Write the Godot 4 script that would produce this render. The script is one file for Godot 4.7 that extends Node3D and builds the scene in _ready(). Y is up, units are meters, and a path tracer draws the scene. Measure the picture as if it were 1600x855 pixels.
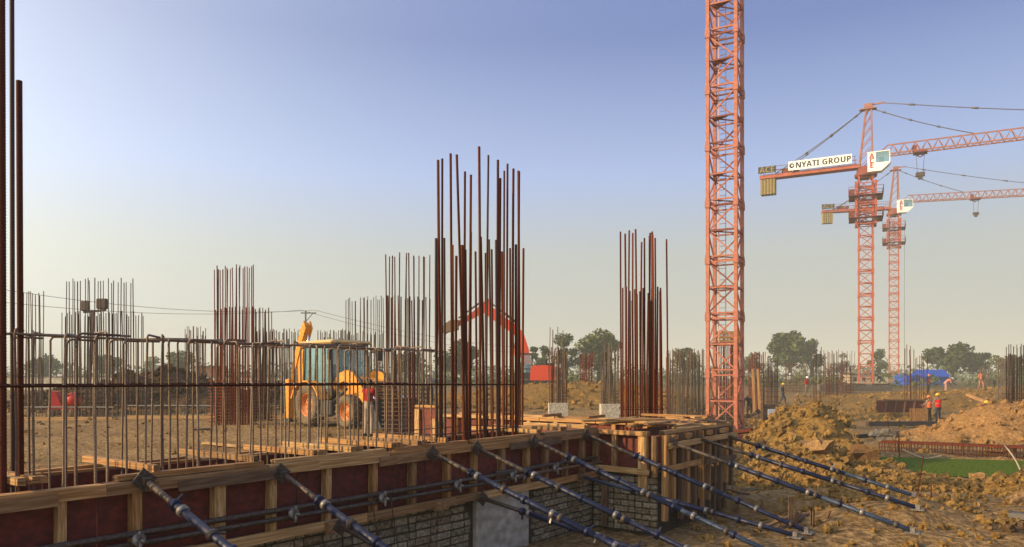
extends Node3D
# A building site in low warm sun: formwork for a wall, column rebar, tower cranes, a backhoe loader.
# World: x to the east of the camera, y up, -z away from the camera; the fill inside the wall lies at y = 0.

const FOC := 1180.0
const HOR := 590.0
const EYE := 1.65
const UU := Vector3(0.605, 0, -0.796)      # along the formwork wall
const NN := Vector3(0.796, 0, 0.605)       # out of the wall, towards the excavation
const W0 := Vector3(-3.315, 0, -4.89)

var rng := RandomNumberGenerator.new()
var taken := {}
var M := {}
var MESH := {}
var n_big := FastNoiseLite.new()
var n_mid := FastNoiseLite.new()
var n_fine := FastNoiseLite.new()
var n_cell := FastNoiseLite.new()

# ---------------------------------------------------------------- helpers
func P(px: float, py: float, d: float) -> Vector3:
	return Vector3((px - 800.0) / FOC * d, EYE + (HOR - py) / FOC * d, -d)

func WP(w: float, s: float, y: float) -> Vector3:
	return W0 + UU * w + NN * s + Vector3(0, y, 0)

func w_at(px: float, s: float) -> float:
	var r := (px - 800.0) / FOC
	return (r * (4.89 - 0.605 * s) + 3.315 - 0.796 * s) / (0.605 - 0.796 * r)

func numbered(parent: Node, called: String) -> String:
	var key := str(parent.get_instance_id()) + "/" + called
	var k: int = taken.get(key, 0)
	taken[key] = k + 1
	return called if k == 0 else "%s_%03d" % [called, k]

func thing(called: String, label: String, category: String, at := Vector3.ZERO, yaw := 0.0, group := "") -> Node3D:
	var o := Node3D.new()
	o.name = numbered(self, called)
	add_child(o, true)
	o.position = at
	o.rotation.y = yaw
	tag(o, label, category, group)
	return o

func tag(o: Node, label: String, category: String, group := "", kind := "") -> void:
	if label: o.set_meta("label", label)
	if category: o.set_meta("category", category)
	if group: o.set_meta("group", group)
	if kind: o.set_meta("kind", kind)

# a mesh under parent; T in the parent's own axes
func part(parent: Node, called: String, mesh: Mesh, m: Material, T := Transform3D.IDENTITY) -> MeshInstance3D:
	var o := MeshInstance3D.new()
	o.name = numbered(parent, called)
	o.mesh = mesh
	o.material_override = m
	parent.add_child(o, true)
	o.transform = T
	return o

# the same with T in the world
func partw(parent: Node3D, called: String, mesh: Mesh, m: Material, T: Transform3D) -> MeshInstance3D:
	var o := part(parent, called, mesh, m)
	o.global_transform = T
	return o

func ST(flat := true) -> SurfaceTool:
	var st := SurfaceTool.new()
	st.begin(Mesh.PRIMITIVE_TRIANGLES)
	st.set_smooth_group(-1 if flat else 0)
	return st

func fin(st: SurfaceTool) -> ArrayMesh:
	st.generate_normals()
	return st.commit()

func tri(st: SurfaceTool, a: Vector3, b: Vector3, c: Vector3) -> void:   # counter-clockwise seen from outside
	st.add_vertex(a); st.add_vertex(c); st.add_vertex(b)

func quad(st: SurfaceTool, a: Vector3, b: Vector3, c: Vector3, d: Vector3) -> void:
	tri(st, a, b, c); tri(st, a, c, d)

func box_to(st: SurfaceTool, T: Transform3D, size: Vector3, bev := 0.0) -> void:
	var h := size * 0.5
	if bev <= 0.0:
		var c := []
		for i in 8:
			c.append(T * Vector3(h.x if i & 1 else -h.x, h.y if i & 2 else -h.y, h.z if i & 4 else -h.z))
		quad(st, c[1], c[3], c[7], c[5]); quad(st, c[0], c[4], c[6], c[2])
		quad(st, c[2], c[6], c[7], c[3]); quad(st, c[0], c[1], c[5], c[4])
		quad(st, c[4], c[5], c[7], c[6]); quad(st, c[0], c[2], c[3], c[1])
		return
	# bevelled along all edges: each corner has three points
	var q := func(i: int, ax: int) -> Vector3:
		var v := Vector3(h.x if i & 1 else -h.x, h.y if i & 2 else -h.y, h.z if i & 4 else -h.z)
		for k in 3:
			if k != ax: v[k] -= sign(v[k]) * bev
		return T * v
	for ax in 3:
		var a1 := (ax + 1) % 3
		var a2 := (ax + 2) % 3
		for sg in 2:
			var b0 := (1 << ax) * sg
			var i0 := b0; var i1 := b0 | (1 << a1); var i2 := b0 | (1 << a1) | (1 << a2); var i3 := b0 | (1 << a2)
			if sg == 1: quad(st, q.call(i0, ax), q.call(i1, ax), q.call(i2, ax), q.call(i3, ax))
			else: quad(st, q.call(i0, ax), q.call(i3, ax), q.call(i2, ax), q.call(i1, ax))
		for k in 4:      # edges running along ax
			var e := ((1 << a1) if k & 1 else 0) | ((1 << a2) if k & 2 else 0)
			var f := e | (1 << ax)
			var pos := ((k & 1) != 0) == ((k & 2) != 0)
			if pos: quad(st, q.call(e, a1), q.call(e, a2), q.call(f, a2), q.call(f, a1))
			else: quad(st, q.call(e, a2), q.call(e, a1), q.call(f, a1), q.call(f, a2))
	for i in 8:
		var flip: bool = ((i & 1) + ((i >> 1) & 1) + ((i >> 2) & 1)) % 2 == 1
		if flip: tri(st, q.call(i, 0), q.call(i, 1), q.call(i, 2))
		else: tri(st, q.call(i, 0), q.call(i, 2), q.call(i, 1))

func bx(st: SurfaceTool, c: Vector3, size: Vector3, bev := 0.0) -> void:
	box_to(st, Transform3D(Basis.IDENTITY, c), size, bev)

# axis frame whose y runs along dir
func along(dir: Vector3) -> Basis:
	var y := dir.normalized()
	var r := Vector3(0, 0, 1) if absf(y.z) < 0.9 else Vector3(1, 0, 0)
	var x := y.cross(r).normalized()
	return Basis(x, y, x.cross(y))

func bar_to(st: SurfaceTool, a: Vector3, b: Vector3, r: float, r2 := -1.0, n := 6) -> void:
	tube_to(st, [a, b], [r, r if r2 < 0 else r2], n)

# square section member
func beam_to(st: SurfaceTool, a: Vector3, b: Vector3, w: float, t := -1.0) -> void:
	box_to(st, Transform3D(along(b - a), (a + b) * 0.5), Vector3(w, (b - a).length(), w if t < 0 else t))

func tube_to(st: SurfaceTool, pts: Array, radii: Array, n := 8, caps := true) -> void:
	var rings := []
	var f := along(pts[1] - pts[0])
	for i in pts.size():
		var dir: Vector3 = (pts[mini(i + 1, pts.size() - 1)] - pts[maxi(i - 1, 0)]).normalized()
		var x := (f.x - dir * f.x.dot(dir)).normalized()
		f = Basis(x, dir, x.cross(dir))
		var ring := []
		for k in n:
			var a := TAU * k / n
			ring.append(pts[i] + (f.x * cos(a) - f.z * sin(a)) * radii[i])
		rings.append(ring)
	for i in rings.size() - 1:
		for k in n:
			var k2 := (k + 1) % n
			quad(st, rings[i][k], rings[i][k2], rings[i + 1][k2], rings[i + 1][k])
	if caps:
		for k in range(1, n - 1):
			tri(st, rings[0][0], rings[0][k + 1], rings[0][k])
			tri(st, rings[-1][0], rings[-1][k], rings[-1][k + 1])

# outline in x, y pushed from z0 to z1
func prism_to(st: SurfaceTool, poly: PackedVector2Array, z0: float, z1: float, T := Transform3D.IDENTITY) -> void:
	if Geometry2D.is_polygon_clockwise(poly): poly.reverse()
	var idx := Geometry2D.triangulate_polygon(poly)
	for i in range(0, idx.size(), 3):
		var a := poly[idx[i]]; var b := poly[idx[i + 1]]; var c := poly[idx[i + 2]]
		if (b - a).cross(c - a) < 0:
			var t := b; b = c; c = t
		tri(st, T * Vector3(a.x, a.y, z1), T * Vector3(b.x, b.y, z1), T * Vector3(c.x, c.y, z1))
		tri(st, T * Vector3(a.x, a.y, z0), T * Vector3(c.x, c.y, z0), T * Vector3(b.x, b.y, z0))
	for i in poly.size():
		var a := poly[i]; var b := poly[(i + 1) % poly.size()]
		quad(st, T * Vector3(a.x, a.y, z0), T * Vector3(b.x, b.y, z0), T * Vector3(b.x, b.y, z1), T * Vector3(a.x, a.y, z1))

# profile of [radius, height] turned about y
func lathe_to(st: SurfaceTool, prof: Array, n: int, T := Transform3D.IDENTITY) -> void:
	for i in prof.size() - 1:
		for k in n:
			var a := TAU * k / n; var b := TAU * (k + 1) / n
			var p = prof[i]; var q = prof[i + 1]
			quad(st, T * Vector3(p[0] * cos(a), p[1], -p[0] * sin(a)), T * Vector3(p[0] * cos(b), p[1], -p[0] * sin(b)),
				T * Vector3(q[0] * cos(b), q[1], -q[0] * sin(b)), T * Vector3(q[0] * cos(a), q[1], -q[0] * sin(a)))

func poly2(a: Array) -> PackedVector2Array:
	var p := PackedVector2Array()
	for i in range(0, a.size(), 2): p.append(Vector2(a[i], a[i + 1]))
	return p

# a timber from a to b: wd across, th along up
func board(parent: Node3D, called: String, a: Vector3, b: Vector3, up: Vector3, wd: float, th: float, m: Material) -> MeshInstance3D:
	var z := (b - a).normalized()
	var x := up.cross(z).normalized()
	var y := z.cross(x)
	var B := Basis(x * wd, y * th, z * (b - a).length())
	return partw(parent, called, MESH.timber[rng.randi() % MESH.timber.size()], m, Transform3D(B, (a + b) * 0.5))

func wood() -> Material:
	return M.wood[rng.randi() % M.wood.size()]

# one steel bar from a to b of radius r
func rod(parent: Node3D, called: String, a: Vector3, b: Vector3, r: float, m: Material, mesh: Mesh = null) -> MeshInstance3D:
	var f := along(b - a).rotated((b - a).normalized(), rng.randf() * TAU)
	if mesh == null: mesh = MESH.rod[rng.randi() % MESH.rod.size()]
	return partw(parent, called, mesh, m, Transform3D(Basis(f.x * r, f.y * (b - a).length(), f.z * r), a))

func pick(a: Array): return a[rng.randi() % a.size()]

# ---------------------------------------------------------------- materials
func srgb(r: float, g: float, b: float) -> Color: return Color(r, g, b)

func tex_from(noise: FastNoiseLite, w: int, h: int, lo: float, hi: float, tint := Color(1, 1, 1), contrast := 1.0, stretch := Vector2.ONE) -> ImageTexture:
	var im: Image
	if stretch == Vector2.ONE:
		im = noise.get_seamless_image(w, h)
	else:
		im = Image.create(w, h, false, Image.FORMAT_RGB8)
		for y in h:
			for x in w:
				var v := noise.get_noise_2d(x * stretch.x, y * stretch.y) * 0.5 + 0.5
				im.set_pixel(x, y, Color(v, v, v))
	var out := Image.create(w, h, false, Image.FORMAT_RGB8)
	for y in h:
		for x in w:
			var v: float = clampf((im.get_pixel(x, y).r - 0.5) * contrast + 0.5, 0, 1)
			out.set_pixel(x, y, Color(1, 1, 1).lerp(tint, 1.0 - v) * lerpf(lo, hi, v))
	return ImageTexture.create_from_image(out)

func nz(sd: int, f: float, oct := 4, kind := FastNoiseLite.TYPE_SIMPLEX_SMOOTH) -> FastNoiseLite:
	var n := FastNoiseLite.new()
	n.seed = sd; n.frequency = f; n.noise_type = kind
	n.fractal_type = FastNoiseLite.FRACTAL_FBM; n.fractal_octaves = oct
	return n

func mat(c: Color, rough := 0.8, tex: Texture2D = null, scale := 1.0, metal := 0.0, world := true) -> StandardMaterial3D:
	var m := StandardMaterial3D.new()
	m.albedo_color = c; m.roughness = rough; m.metallic = metal
	if rough > 0.7: m.metallic_specular = 0.2
	if tex:
		m.albedo_texture = tex
		m.uv1_triplanar = true
		m.uv1_world_triplanar = world
		m.uv1_scale = Vector3.ONE * scale
	return m

func make_materials() -> void:
	var mottle := tex_from(nz(3, 0.02, 5), 256, 256, 0.80, 1.0, Color(0.97, 0.93, 0.89), 1.5)
	var speck := tex_from(nz(7, 0.09, 3), 256, 256, 0.72, 1.0, Color(0.93, 0.88, 0.83), 1.6)
	var worn := tex_from(nz(9, 0.035, 4), 256, 256, 0.68, 1.0, Color(0.92, 0.88, 0.84), 1.9)
	var streak := tex_from(nz(11, 0.05, 4), 256, 64, 0.72, 1.0, Color(0.96, 0.86, 0.74), 1.6, Vector2(0.16, 1.6))
	var soil := tex_from(nz(15, 0.03, 6), 512, 512, 0.66, 1.0, Color(0.96, 0.90, 0.83), 1.6)
	var relief := nz(17, 0.05, 5).get_seamless_image(512, 512)
	relief.convert(Image.FORMAT_RGBA8)
	var bump := relief.duplicate() as Image
	bump.bump_map_to_normal_map(6.0)
	var bump_t := ImageTexture.create_from_image(bump)
	var wn := Image.create(256, 64, false, Image.FORMAT_RGBA8)
	var wno := nz(19, 0.05, 3)
	for y in 64:
		for x in 256:
			var v := wno.get_noise_2d(x * 0.12, y * 2.2) * 0.5 + 0.5
			wn.set_pixel(x, y, Color(v, v, v))
	wn.bump_map_to_normal_map(3.0)
	var wn_t := ImageTexture.create_from_image(wn)
	M.wood = []
	for c in [srgb(0.77, 0.60, 0.38), srgb(0.71, 0.54, 0.33), srgb(0.81, 0.67, 0.46), srgb(0.63, 0.50, 0.34), srgb(0.74, 0.57, 0.36)]:
		var m := StandardMaterial3D.new()
		m.albedo_color = c; m.albedo_texture = streak; m.roughness = 0.85
		m.normal_enabled = true; m.normal_texture = wn_t; m.normal_scale = 0.6
		M.wood.append(m)
	var wg := StandardMaterial3D.new()
	wg.albedo_color = srgb(0.47, 0.38, 0.30); wg.albedo_texture = streak; wg.roughness = 0.9
	M.wood_old = wg
	M.ply = []
	for c in [srgb(0.45, 0.15, 0.085), srgb(0.41, 0.13, 0.08), srgb(0.47, 0.17, 0.095)]:
		M.ply.append(mat(c, 0.7, worn, 1.3))
	M.rust = [mat(srgb(0.38, 0.20, 0.145), 0.75, speck, 3.0), mat(srgb(0.31, 0.17, 0.13), 0.75, speck, 3.3), mat(srgb(0.44, 0.245, 0.15), 0.8, speck, 2.7), mat(srgb(0.29, 0.18, 0.15), 0.7, speck, 3.1)]
	M.rust_red = [mat(srgb(0.54, 0.25, 0.14), 0.8, speck, 2.0), mat(srgb(0.47, 0.21, 0.13), 0.8, speck, 2.4), mat(srgb(0.41, 0.21, 0.145), 0.8, speck, 2.2)]
	M.steel = [mat(srgb(0.62, 0.55, 0.47), 0.6, speck, 3.0, 0.2), mat(srgb(0.55, 0.47, 0.39), 0.65, speck, 3.0, 0.15), mat(srgb(0.56, 0.46, 0.36), 0.7, speck, 2.6, 0.1), mat(srgb(0.47, 0.37, 0.30), 0.7, speck, 2.8, 0.1)]
	M.grey_bar = [mat(srgb(0.54, 0.49, 0.43), 0.75, speck, 2.0), mat(srgb(0.46, 0.42, 0.37), 0.75, speck, 2.2), mat(srgb(0.48, 0.39, 0.33), 0.75, speck, 2.4)]
	M.brick = []
	for c in [srgb(0.66, 0.61, 0.51), srgb(0.58, 0.54, 0.45), srgb(0.70, 0.65, 0.55), srgb(0.60, 0.53, 0.43)]:
		var m := mat(c, 0.95, worn, 2.4)
		m.normal_enabled = true; m.normal_texture = bump_t; m.normal_scale = 0.35
		M.brick.append(m)
	M.mortar = mat(srgb(0.33, 0.30, 0.25), 1.0, mottle, 3.0)
	M.concrete = mat(srgb(0.74, 0.72, 0.67), 0.9, mottle, 1.2)
	M.concrete.normal_enabled = true; M.concrete.normal_texture = bump_t; M.concrete.normal_scale = 0.25
	M.white_concrete = mat(srgb(0.78, 0.76, 0.70), 0.9, mottle, 1.5)
	M.grey_concrete = mat(srgb(0.47, 0.45, 0.42), 0.95, worn, 0.6)
	M.pipe = mat(srgb(0.40, 0.35, 0.31), 0.5, worn, 3.0, 0.4)
	M.blue = mat(srgb(0.06, 0.11, 0.27), 0.5, worn, 2.6, 0.1)
	M.blue_worn = mat(srgb(0.22, 0.29, 0.40), 0.5, worn, 4.0, 0.15)
	M.galv = mat(srgb(0.62, 0.60, 0.57), 0.45, worn, 6.0, 0.5)
	M.dark_iron = mat(srgb(0.36, 0.31, 0.27), 0.6, worn, 5.0, 0.3)
	M.crane = mat(srgb(0.74, 0.44, 0.34), 0.6, mottle, 0.7)
	M.crane_far = mat(srgb(0.74, 0.36, 0.25), 0.6, mottle, 0.4)
	M.crane_dark = mat(srgb(0.50, 0.21, 0.13), 0.65, mottle, 0.7)
	M.jib = mat(srgb(0.66, 0.42, 0.33), 0.6, mottle, 0.5)
	M.ladder = mat(srgb(0.80, 0.62, 0.55), 0.6)
	M.cable = mat(srgb(0.33, 0.30, 0.30), 0.6)
	M.white = mat(srgb(0.92, 0.92, 0.90), 0.55)
	M.ballast = mat(srgb(0.66, 0.60, 0.42), 0.9, worn, 0.8)
	M.black = mat(srgb(0.06, 0.06, 0.06), 0.6)
	M.red_ink = mat(srgb(0.65, 0.12, 0.10), 0.6)
	M.yellow = mat(srgb(0.94, 0.63, 0.15), 0.42, mottle, 1.6)
	M.cream = mat(srgb(0.84, 0.72, 0.48), 0.5, mottle, 1.5)
	M.tyre = mat(srgb(0.52, 0.46, 0.38), 0.95, worn, 2.5)
	M.rim = mat(srgb(0.82, 0.47, 0.16), 0.55, mottle, 2.5)
	M.machine_grey = mat(srgb(0.20, 0.20, 0.20), 0.65, worn, 2.5)
	M.chrome = mat(srgb(0.85, 0.85, 0.86), 0.18, null, 1.0, 0.9)
	M.seat = mat(srgb(0.09, 0.11, 0.16), 0.8)
	M.glass = mat(srgb(0.45, 0.68, 0.72), 0.05)
	M.glass.transparency = BaseMaterial3D.TRANSPARENCY_ALPHA
	M.glass.albedo_color.a = 0.30
	M.orange = mat(srgb(0.86, 0.27, 0.11), 0.5)
	M.dull_orange = mat(srgb(0.76, 0.29, 0.14), 0.6, mottle, 1.0)
	M.red = mat(srgb(0.78, 0.13, 0.07), 0.5)
	M.tarp = mat(srgb(0.05, 0.30, 0.75), 0.5, mottle, 0.3)
	M.pale_wall = mat(srgb(0.82, 0.79, 0.70), 0.9, mottle, 0.3)
	M.brick_far = mat(srgb(0.58, 0.40, 0.33), 0.95, mottle, 0.4)
	M.bark = mat(srgb(0.33, 0.27, 0.21), 0.95, speck, 1.0)
	M.leaf = mat(srgb(1, 1, 1), 0.75)
	M.leaf.vertex_color_use_as_albedo = true
	M.leaf.backlight_enabled = true
	M.leaf.backlight = Color(0.10, 0.14, 0.05)
	M.body = mat(srgb(1, 1, 1), 0.85)
	M.body.vertex_color_use_as_albedo = true
	M.hat_yellow = mat(srgb(0.90, 0.68, 0.08), 0.4)
	M.hat_white = mat(srgb(0.90, 0.90, 0.88), 0.4)
	M.hat_orange = mat(srgb(0.88, 0.45, 0.12), 0.4)
	M.vest_red = mat(srgb(0.85, 0.10, 0.12), 0.8)
	M.vest_orange = mat(srgb(0.92, 0.42, 0.25), 0.8)
	M.soil = mat(srgb(1, 1, 1), 1.0, soil, 0.45)
	M.soil.vertex_color_use_as_albedo = true
	M.soil.normal_enabled = true; M.soil.normal_texture = bump_t; M.soil.normal_scale = 0.9
	M.clod = mat(srgb(1, 1, 1), 1.0, soil, 1.5)
	M.clod.vertex_color_use_as_albedo = true
	M.clod.normal_enabled = true; M.clod.normal_texture = bump_t; M.clod.normal_scale = 0.8
	M.pond = mat(srgb(0.33, 0.42, 0.07), 0.9, worn, 0.8)
	M.rope = mat(srgb(0.66, 0.60, 0.50), 0.8)

func unit_mesh_timber(sd: int) -> ArrayMesh:
	var r := RandomNumberGenerator.new(); r.seed = sd
	var st := ST()
	var c := []
	for i in 8:
		c.append(Vector3(0.5 if i & 1 else -0.5, 0.5 if i & 2 else -0.5, 0.5 if i & 4 else -0.5) + Vector3(r.randf_range(-0.035, 0.035), r.randf_range(-0.035, 0.035), r.randf_range(-0.004, 0.004)))
	var off := r.randf()
	var f := [[1, 3, 7, 5], [4, 6, 2, 0], [2, 6, 7, 3], [4, 0, 1, 5], [4, 5, 7, 6], [0, 2, 3, 1]]
	for k in 6:
		for t in [[0, 2, 1], [0, 3, 2]]:
			for j in t:
				var v: Vector3 = c[f[k][j]]
				var across := v.y if k < 2 else v.x
				st.set_uv(Vector2(v.z * 0.9 + off, across * 0.45 + k * 0.21 + off) if k < 4 else Vector2(v.x * 0.05 + off, v.y * 0.4))
				st.add_vertex(v)
	st.generate_normals()
	st.generate_tangents()
	return st.commit()

func unit_brick(sd: int) -> ArrayMesh:
	var r := RandomNumberGenerator.new(); r.seed = sd
	var st := ST()
	var b := 0.045
	var T := Transform3D(Basis(Vector3(1 + r.randf_range(-0.02, 0.02), r.randf_range(-0.02, 0.02), 0), Vector3(r.randf_range(-0.05, 0.05), 1, r.randf_range(-0.03, 0.03)), Vector3(0, 0, 1)), Vector3.ZERO)
	box_to(st, T, Vector3.ONE, b)
	return fin(st)

func unit_rod(bend: float, sd: int) -> ArrayMesh:
	var st := ST(false)
	var at := func(i: int, k: int) -> Vector3:      # level rings, since the mesh is stretched a hundredfold along y
		var t := i / 6.0
		var a := TAU * (k % 7) / 7.0
		return Vector3(bend * t * t + cos(a), t, bend * 0.4 * (sin(t * 3.0 + sd) - sin(sd)) - sin(a))
	for i in 6:
		for k in 7: quad(st, at.call(i, k), at.call(i, k + 1), at.call(i + 1, k + 1), at.call(i + 1, k))
	st.set_smooth_group(-1)
	for k in range(1, 6): tri(st, at.call(6, 0), at.call(6, k), at.call(6, k + 1))
	return fin(st)

func ribbed_rod(len: float) -> ArrayMesh:     # radius one, height one, stands for a bar len metres long
	var st := ST(false)
	var pts := []; var rad := []
	var n := int(len / 0.011)
	for i in n + 1:
		pts.append(Vector3(0, float(i) / n, 0)); rad.append(1.0 if i % 2 else 0.88)
	tube_to(st, pts, rad, 8)
	return fin(st)

func clod_mesh(sd: int) -> ArrayMesh:
	var s := SphereMesh.new(); s.radius = 0.5; s.height = 0.9; s.radial_segments = 9; s.rings = 5
	var a := s.get_mesh_arrays()
	var v: PackedVector3Array = a[Mesh.ARRAY_VERTEX]
	var n := nz(sd, 1.6, 2)
	for i in v.size():
		v[i] = v[i] * (1.0 + 0.75 * n.get_noise_3dv(v[i] * 1.3)) * Vector3(1.1, 0.85, 0.95)
	var st := ST()
	var idx: PackedInt32Array = a[Mesh.ARRAY_INDEX]
	for i in idx.size(): st.add_vertex(v[idx[i]])
	return fin(st)

func make_meshes() -> void:
	MESH.timber = []
	for k in 6: MESH.timber.append(unit_mesh_timber(40 + k))
	MESH.brick = []
	for k in 5: MESH.brick.append(unit_brick(60 + k))
	MESH.rod = [unit_rod(0, 0), unit_rod(1.2, 1), unit_rod(-1.0, 2), unit_rod(2.0, 3)]
	MESH.ribbed = ribbed_rod(4.6)
	MESH.clod = []
	for k in 4: MESH.clod.append(clod_mesh(80 + k))
	var b := BoxMesh.new(); b.size = Vector3.ONE
	MESH.box = b

# ---------------------------------------------------------------- ground
var MOUNDS := [   # x, distance, half width, half depth, height, roughness, soil kind
	[9.7, 24.8, 2.1, 2.5, 1.8, 0.55, 1], [7.2, 19.5, 2.4, 2.6, 0.55, 0.40, 1], [8.2, 20.6, 1.5, 1.5, 0.22, 0.35, 1],
	[5.6, 15.8, 1.8, 1.6, 0.22, 0.25, 1],
	[20.2, 31.0, 3.6, 3.2, 1.55, 0.07, 2], [25.5, 31.5, 4.5, 3.5, 1.2, 0.08, 2],
	[8.9, 14.6, 3.4, 0.9, 0.32, 0.38, 1], [12.6, 15.6, 2.5, 1.2, 0.4, 0.35, 1],
	[4.7, 9.9, 1.5, 1.0, 0.16, 0.06, 0], [6.3, 10.4, 1.6, 0.5, 0.10, 0.08, 0],
	[3.6, 46.0, 9.0, 7.0, 1.35, 0.15, 1], [-16.2, 34.5, 4.6, 1.8, 2.0, 0.5, 3], [-10.5, 36.0, 2.2, 1.6, 1.0, 0.5, 3], [-22.0, 36.0, 3.0, 1.8, 0.8, 0.4, 3],
	[34.0, 60.0, 9.0, 7.0, 1.1, 0.2, 1], [16.5, 46.0, 2.0, 2.0, 0.9, 0.3, 3], [24.0, 50.0, 3.0, 2.5, 0.6, 0.3, 1],
	[6.6, 8.6, 0.9, 0.5, 0.16, 0.2, 3], [5.9, 11.8, 1.2, 0.4, 0.12, 0.2, 1], [29.5, 44.0, 3.0, 3.0, 0.5, 0.2, 2],
	[47.0, 70.0, 8.0, 6.0, 0.8, 0.2, 1],
]
var POND := poly2([11.6, 26.8, 14.5, 25.6, 18, 24.6, 24, 23.6, 24, 17.6, 17.5, 18.9, 14.3, 19.8, 12.0, 21.2, 10.9, 23.6])

func piece(d: float, t: Array) -> float:
	if d <= t[0][0]: return t[0][1]
	for i in range(1, t.size()):
		if d < t[i][0]:
			var k: float = (d - t[i - 1][0]) / (t[i][0] - t[i - 1][0])
			return lerpf(t[i - 1][1], t[i][1], k * k * (3 - 2 * k))
	return t[-1][1]

const RIGHT := [[9.0, -0.17], [12.0, -0.27], [15.5, -0.72], [19.0, -1.02], [24.0, -1.1], [50.0, -1.15], [58.0, -0.9], [68.0, -0.15], [85.0, 0.35], [130.0, 0.5], [400.0, 0.3], [1600.0, 0.0]]
const LEFT := [[45.0, 0.0], [70.0, 0.15], [120.0, 0.4], [400.0, 0.3], [1600.0, 0.0]]

func pond_depth(x: float, d: float) -> float:    # 1 well inside, 0 outside
	if x < 10.0 or d > 28.0 or d < 16.5 or x > 25.5: return 0.0
	var p := Vector2(x, d)
	var near := 1e9
	for i in POND.size():
		near = minf(near, p.distance_to(Geometry2D.get_closest_point_to_segment(p, POND[i], POND[(i + 1) % POND.size()])))
	var inside := Geometry2D.is_point_in_polygon(p, POND)
	return clampf(0.5 + (near if inside else -near) / 0.8 + 0.25 * n_mid.get_noise_2d(x * 3.0, d * 3.0), 0.0, 1.0)

var soil_kind := Vector4.ZERO     # weights of the mounds' soils at the last height asked
func height(x: float, d: float) -> float:
	var q := Vector2(x + 3.315, d - 4.89)
	var w := q.x * 0.605 + q.y * 0.796
	var s := q.x * 0.796 - q.y * 0.605
	var outer := piece(d, RIGHT)
	var right := 1.0
	if w < 9.7:
		right = smoothstep(-0.88, -0.7, s)
		if s > -1.0:
			var k := smoothstep(0.7, 3.0, s)
			if w > 7.3: k = smoothstep(1.5, 3.4, s)
			outer = lerpf(-0.46, outer, maxf(k, smoothstep(13.0, 16.0, d)))
	else:
		right = smoothstep(0.22, 0.30, x / maxf(d, 0.1))
	var y := lerpf(piece(d, LEFT), outer, right)
	var far := clampf(1.0 - d / 260.0, 0.0, 1.0)
	var inner := 1.0 - right
	y += n_big.get_noise_2d(x, d) * (0.10 + 0.05 * right) * far
	var rough := 0.06 + 0.005 * right
	soil_kind = Vector4(1, 0, 0, 0)
	for m in MOUNDS:
		var dx: float = (x - m[0]) / m[2]
		var dz: float = (d - m[1]) / m[3]
		var r2 := dx * dx + dz * dz
		if r2 > 5.0: continue
		var wob: float = 1.0 + 0.3 * n_mid.get_noise_2d(x * 1.3 + m[0] * 7.0, d * 1.3)
		var e := exp(-r2 * 1.35 * wob)
		y += m[4] * e
		rough += m[5] * 0.5 * smoothstep(0.02, 0.4, e)
		soil_kind[m[6]] = maxf(soil_kind[m[6]], smoothstep(0.06, 0.28, e))
	y += n_mid.get_noise_2d(x, d) * rough * far
	y += (n_cell.get_noise_2d(x, d) + 0.6) * rough * 0.55 * far
	if d < 60.0: y += n_fine.get_noise_2d(x, d) * (0.012 + 0.10 * rough)
	if s > -1.3 and s < 0.9 and w < 10.0 and right < 1.0: y = minf(y, maxf(-0.3, lerpf(0.1, -0.4, right)))
	var pd := pond_depth(x, d)
	if pd > 0.0: y = lerpf(y, -1.42, pd)
	return y

func ground(x: float, d: float) -> Vector3: return Vector3(x, height(x, d), -d)

func soil_color(x: float, d: float, right: float) -> Color:
	# linear base colours of the soils one can tell apart in the photograph
	var sand := Color(0.44, 0.30, 0.14)
	var clay := Color(0.37, 0.23, 0.072)
	var orange := Color(0.50, 0.285, 0.11)
	var dark := Color(0.16, 0.105, 0.06)
	var grey := Color(0.28, 0.19, 0.095)
	var v := n_big.get_noise_2d(x * 1.7 + 40.0, d * 1.7) * 0.5 + 0.5
	var c := sand.lerp(Color(0.35, 0.225, 0.098), smoothstep(0.35, 0.7, v))
	c = c.lerp(grey.lerp(sand, smoothstep(0.4, 0.75, v)), right * 0.5)
	if d > 60.0: c = c.lerp(Color(0.22, 0.17, 0.08), smoothstep(60, 110, d))
	c = c.lerp(clay, soil_kind.y)
	c = c.lerp(orange, soil_kind.z)
	c = c.lerp(dark, soil_kind.w)
	var n := n_mid.get_noise_2d(x * 2.3, d * 2.3 + 90.0)
	return c * (0.86 * (1.0 + 0.25 * n))

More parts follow.
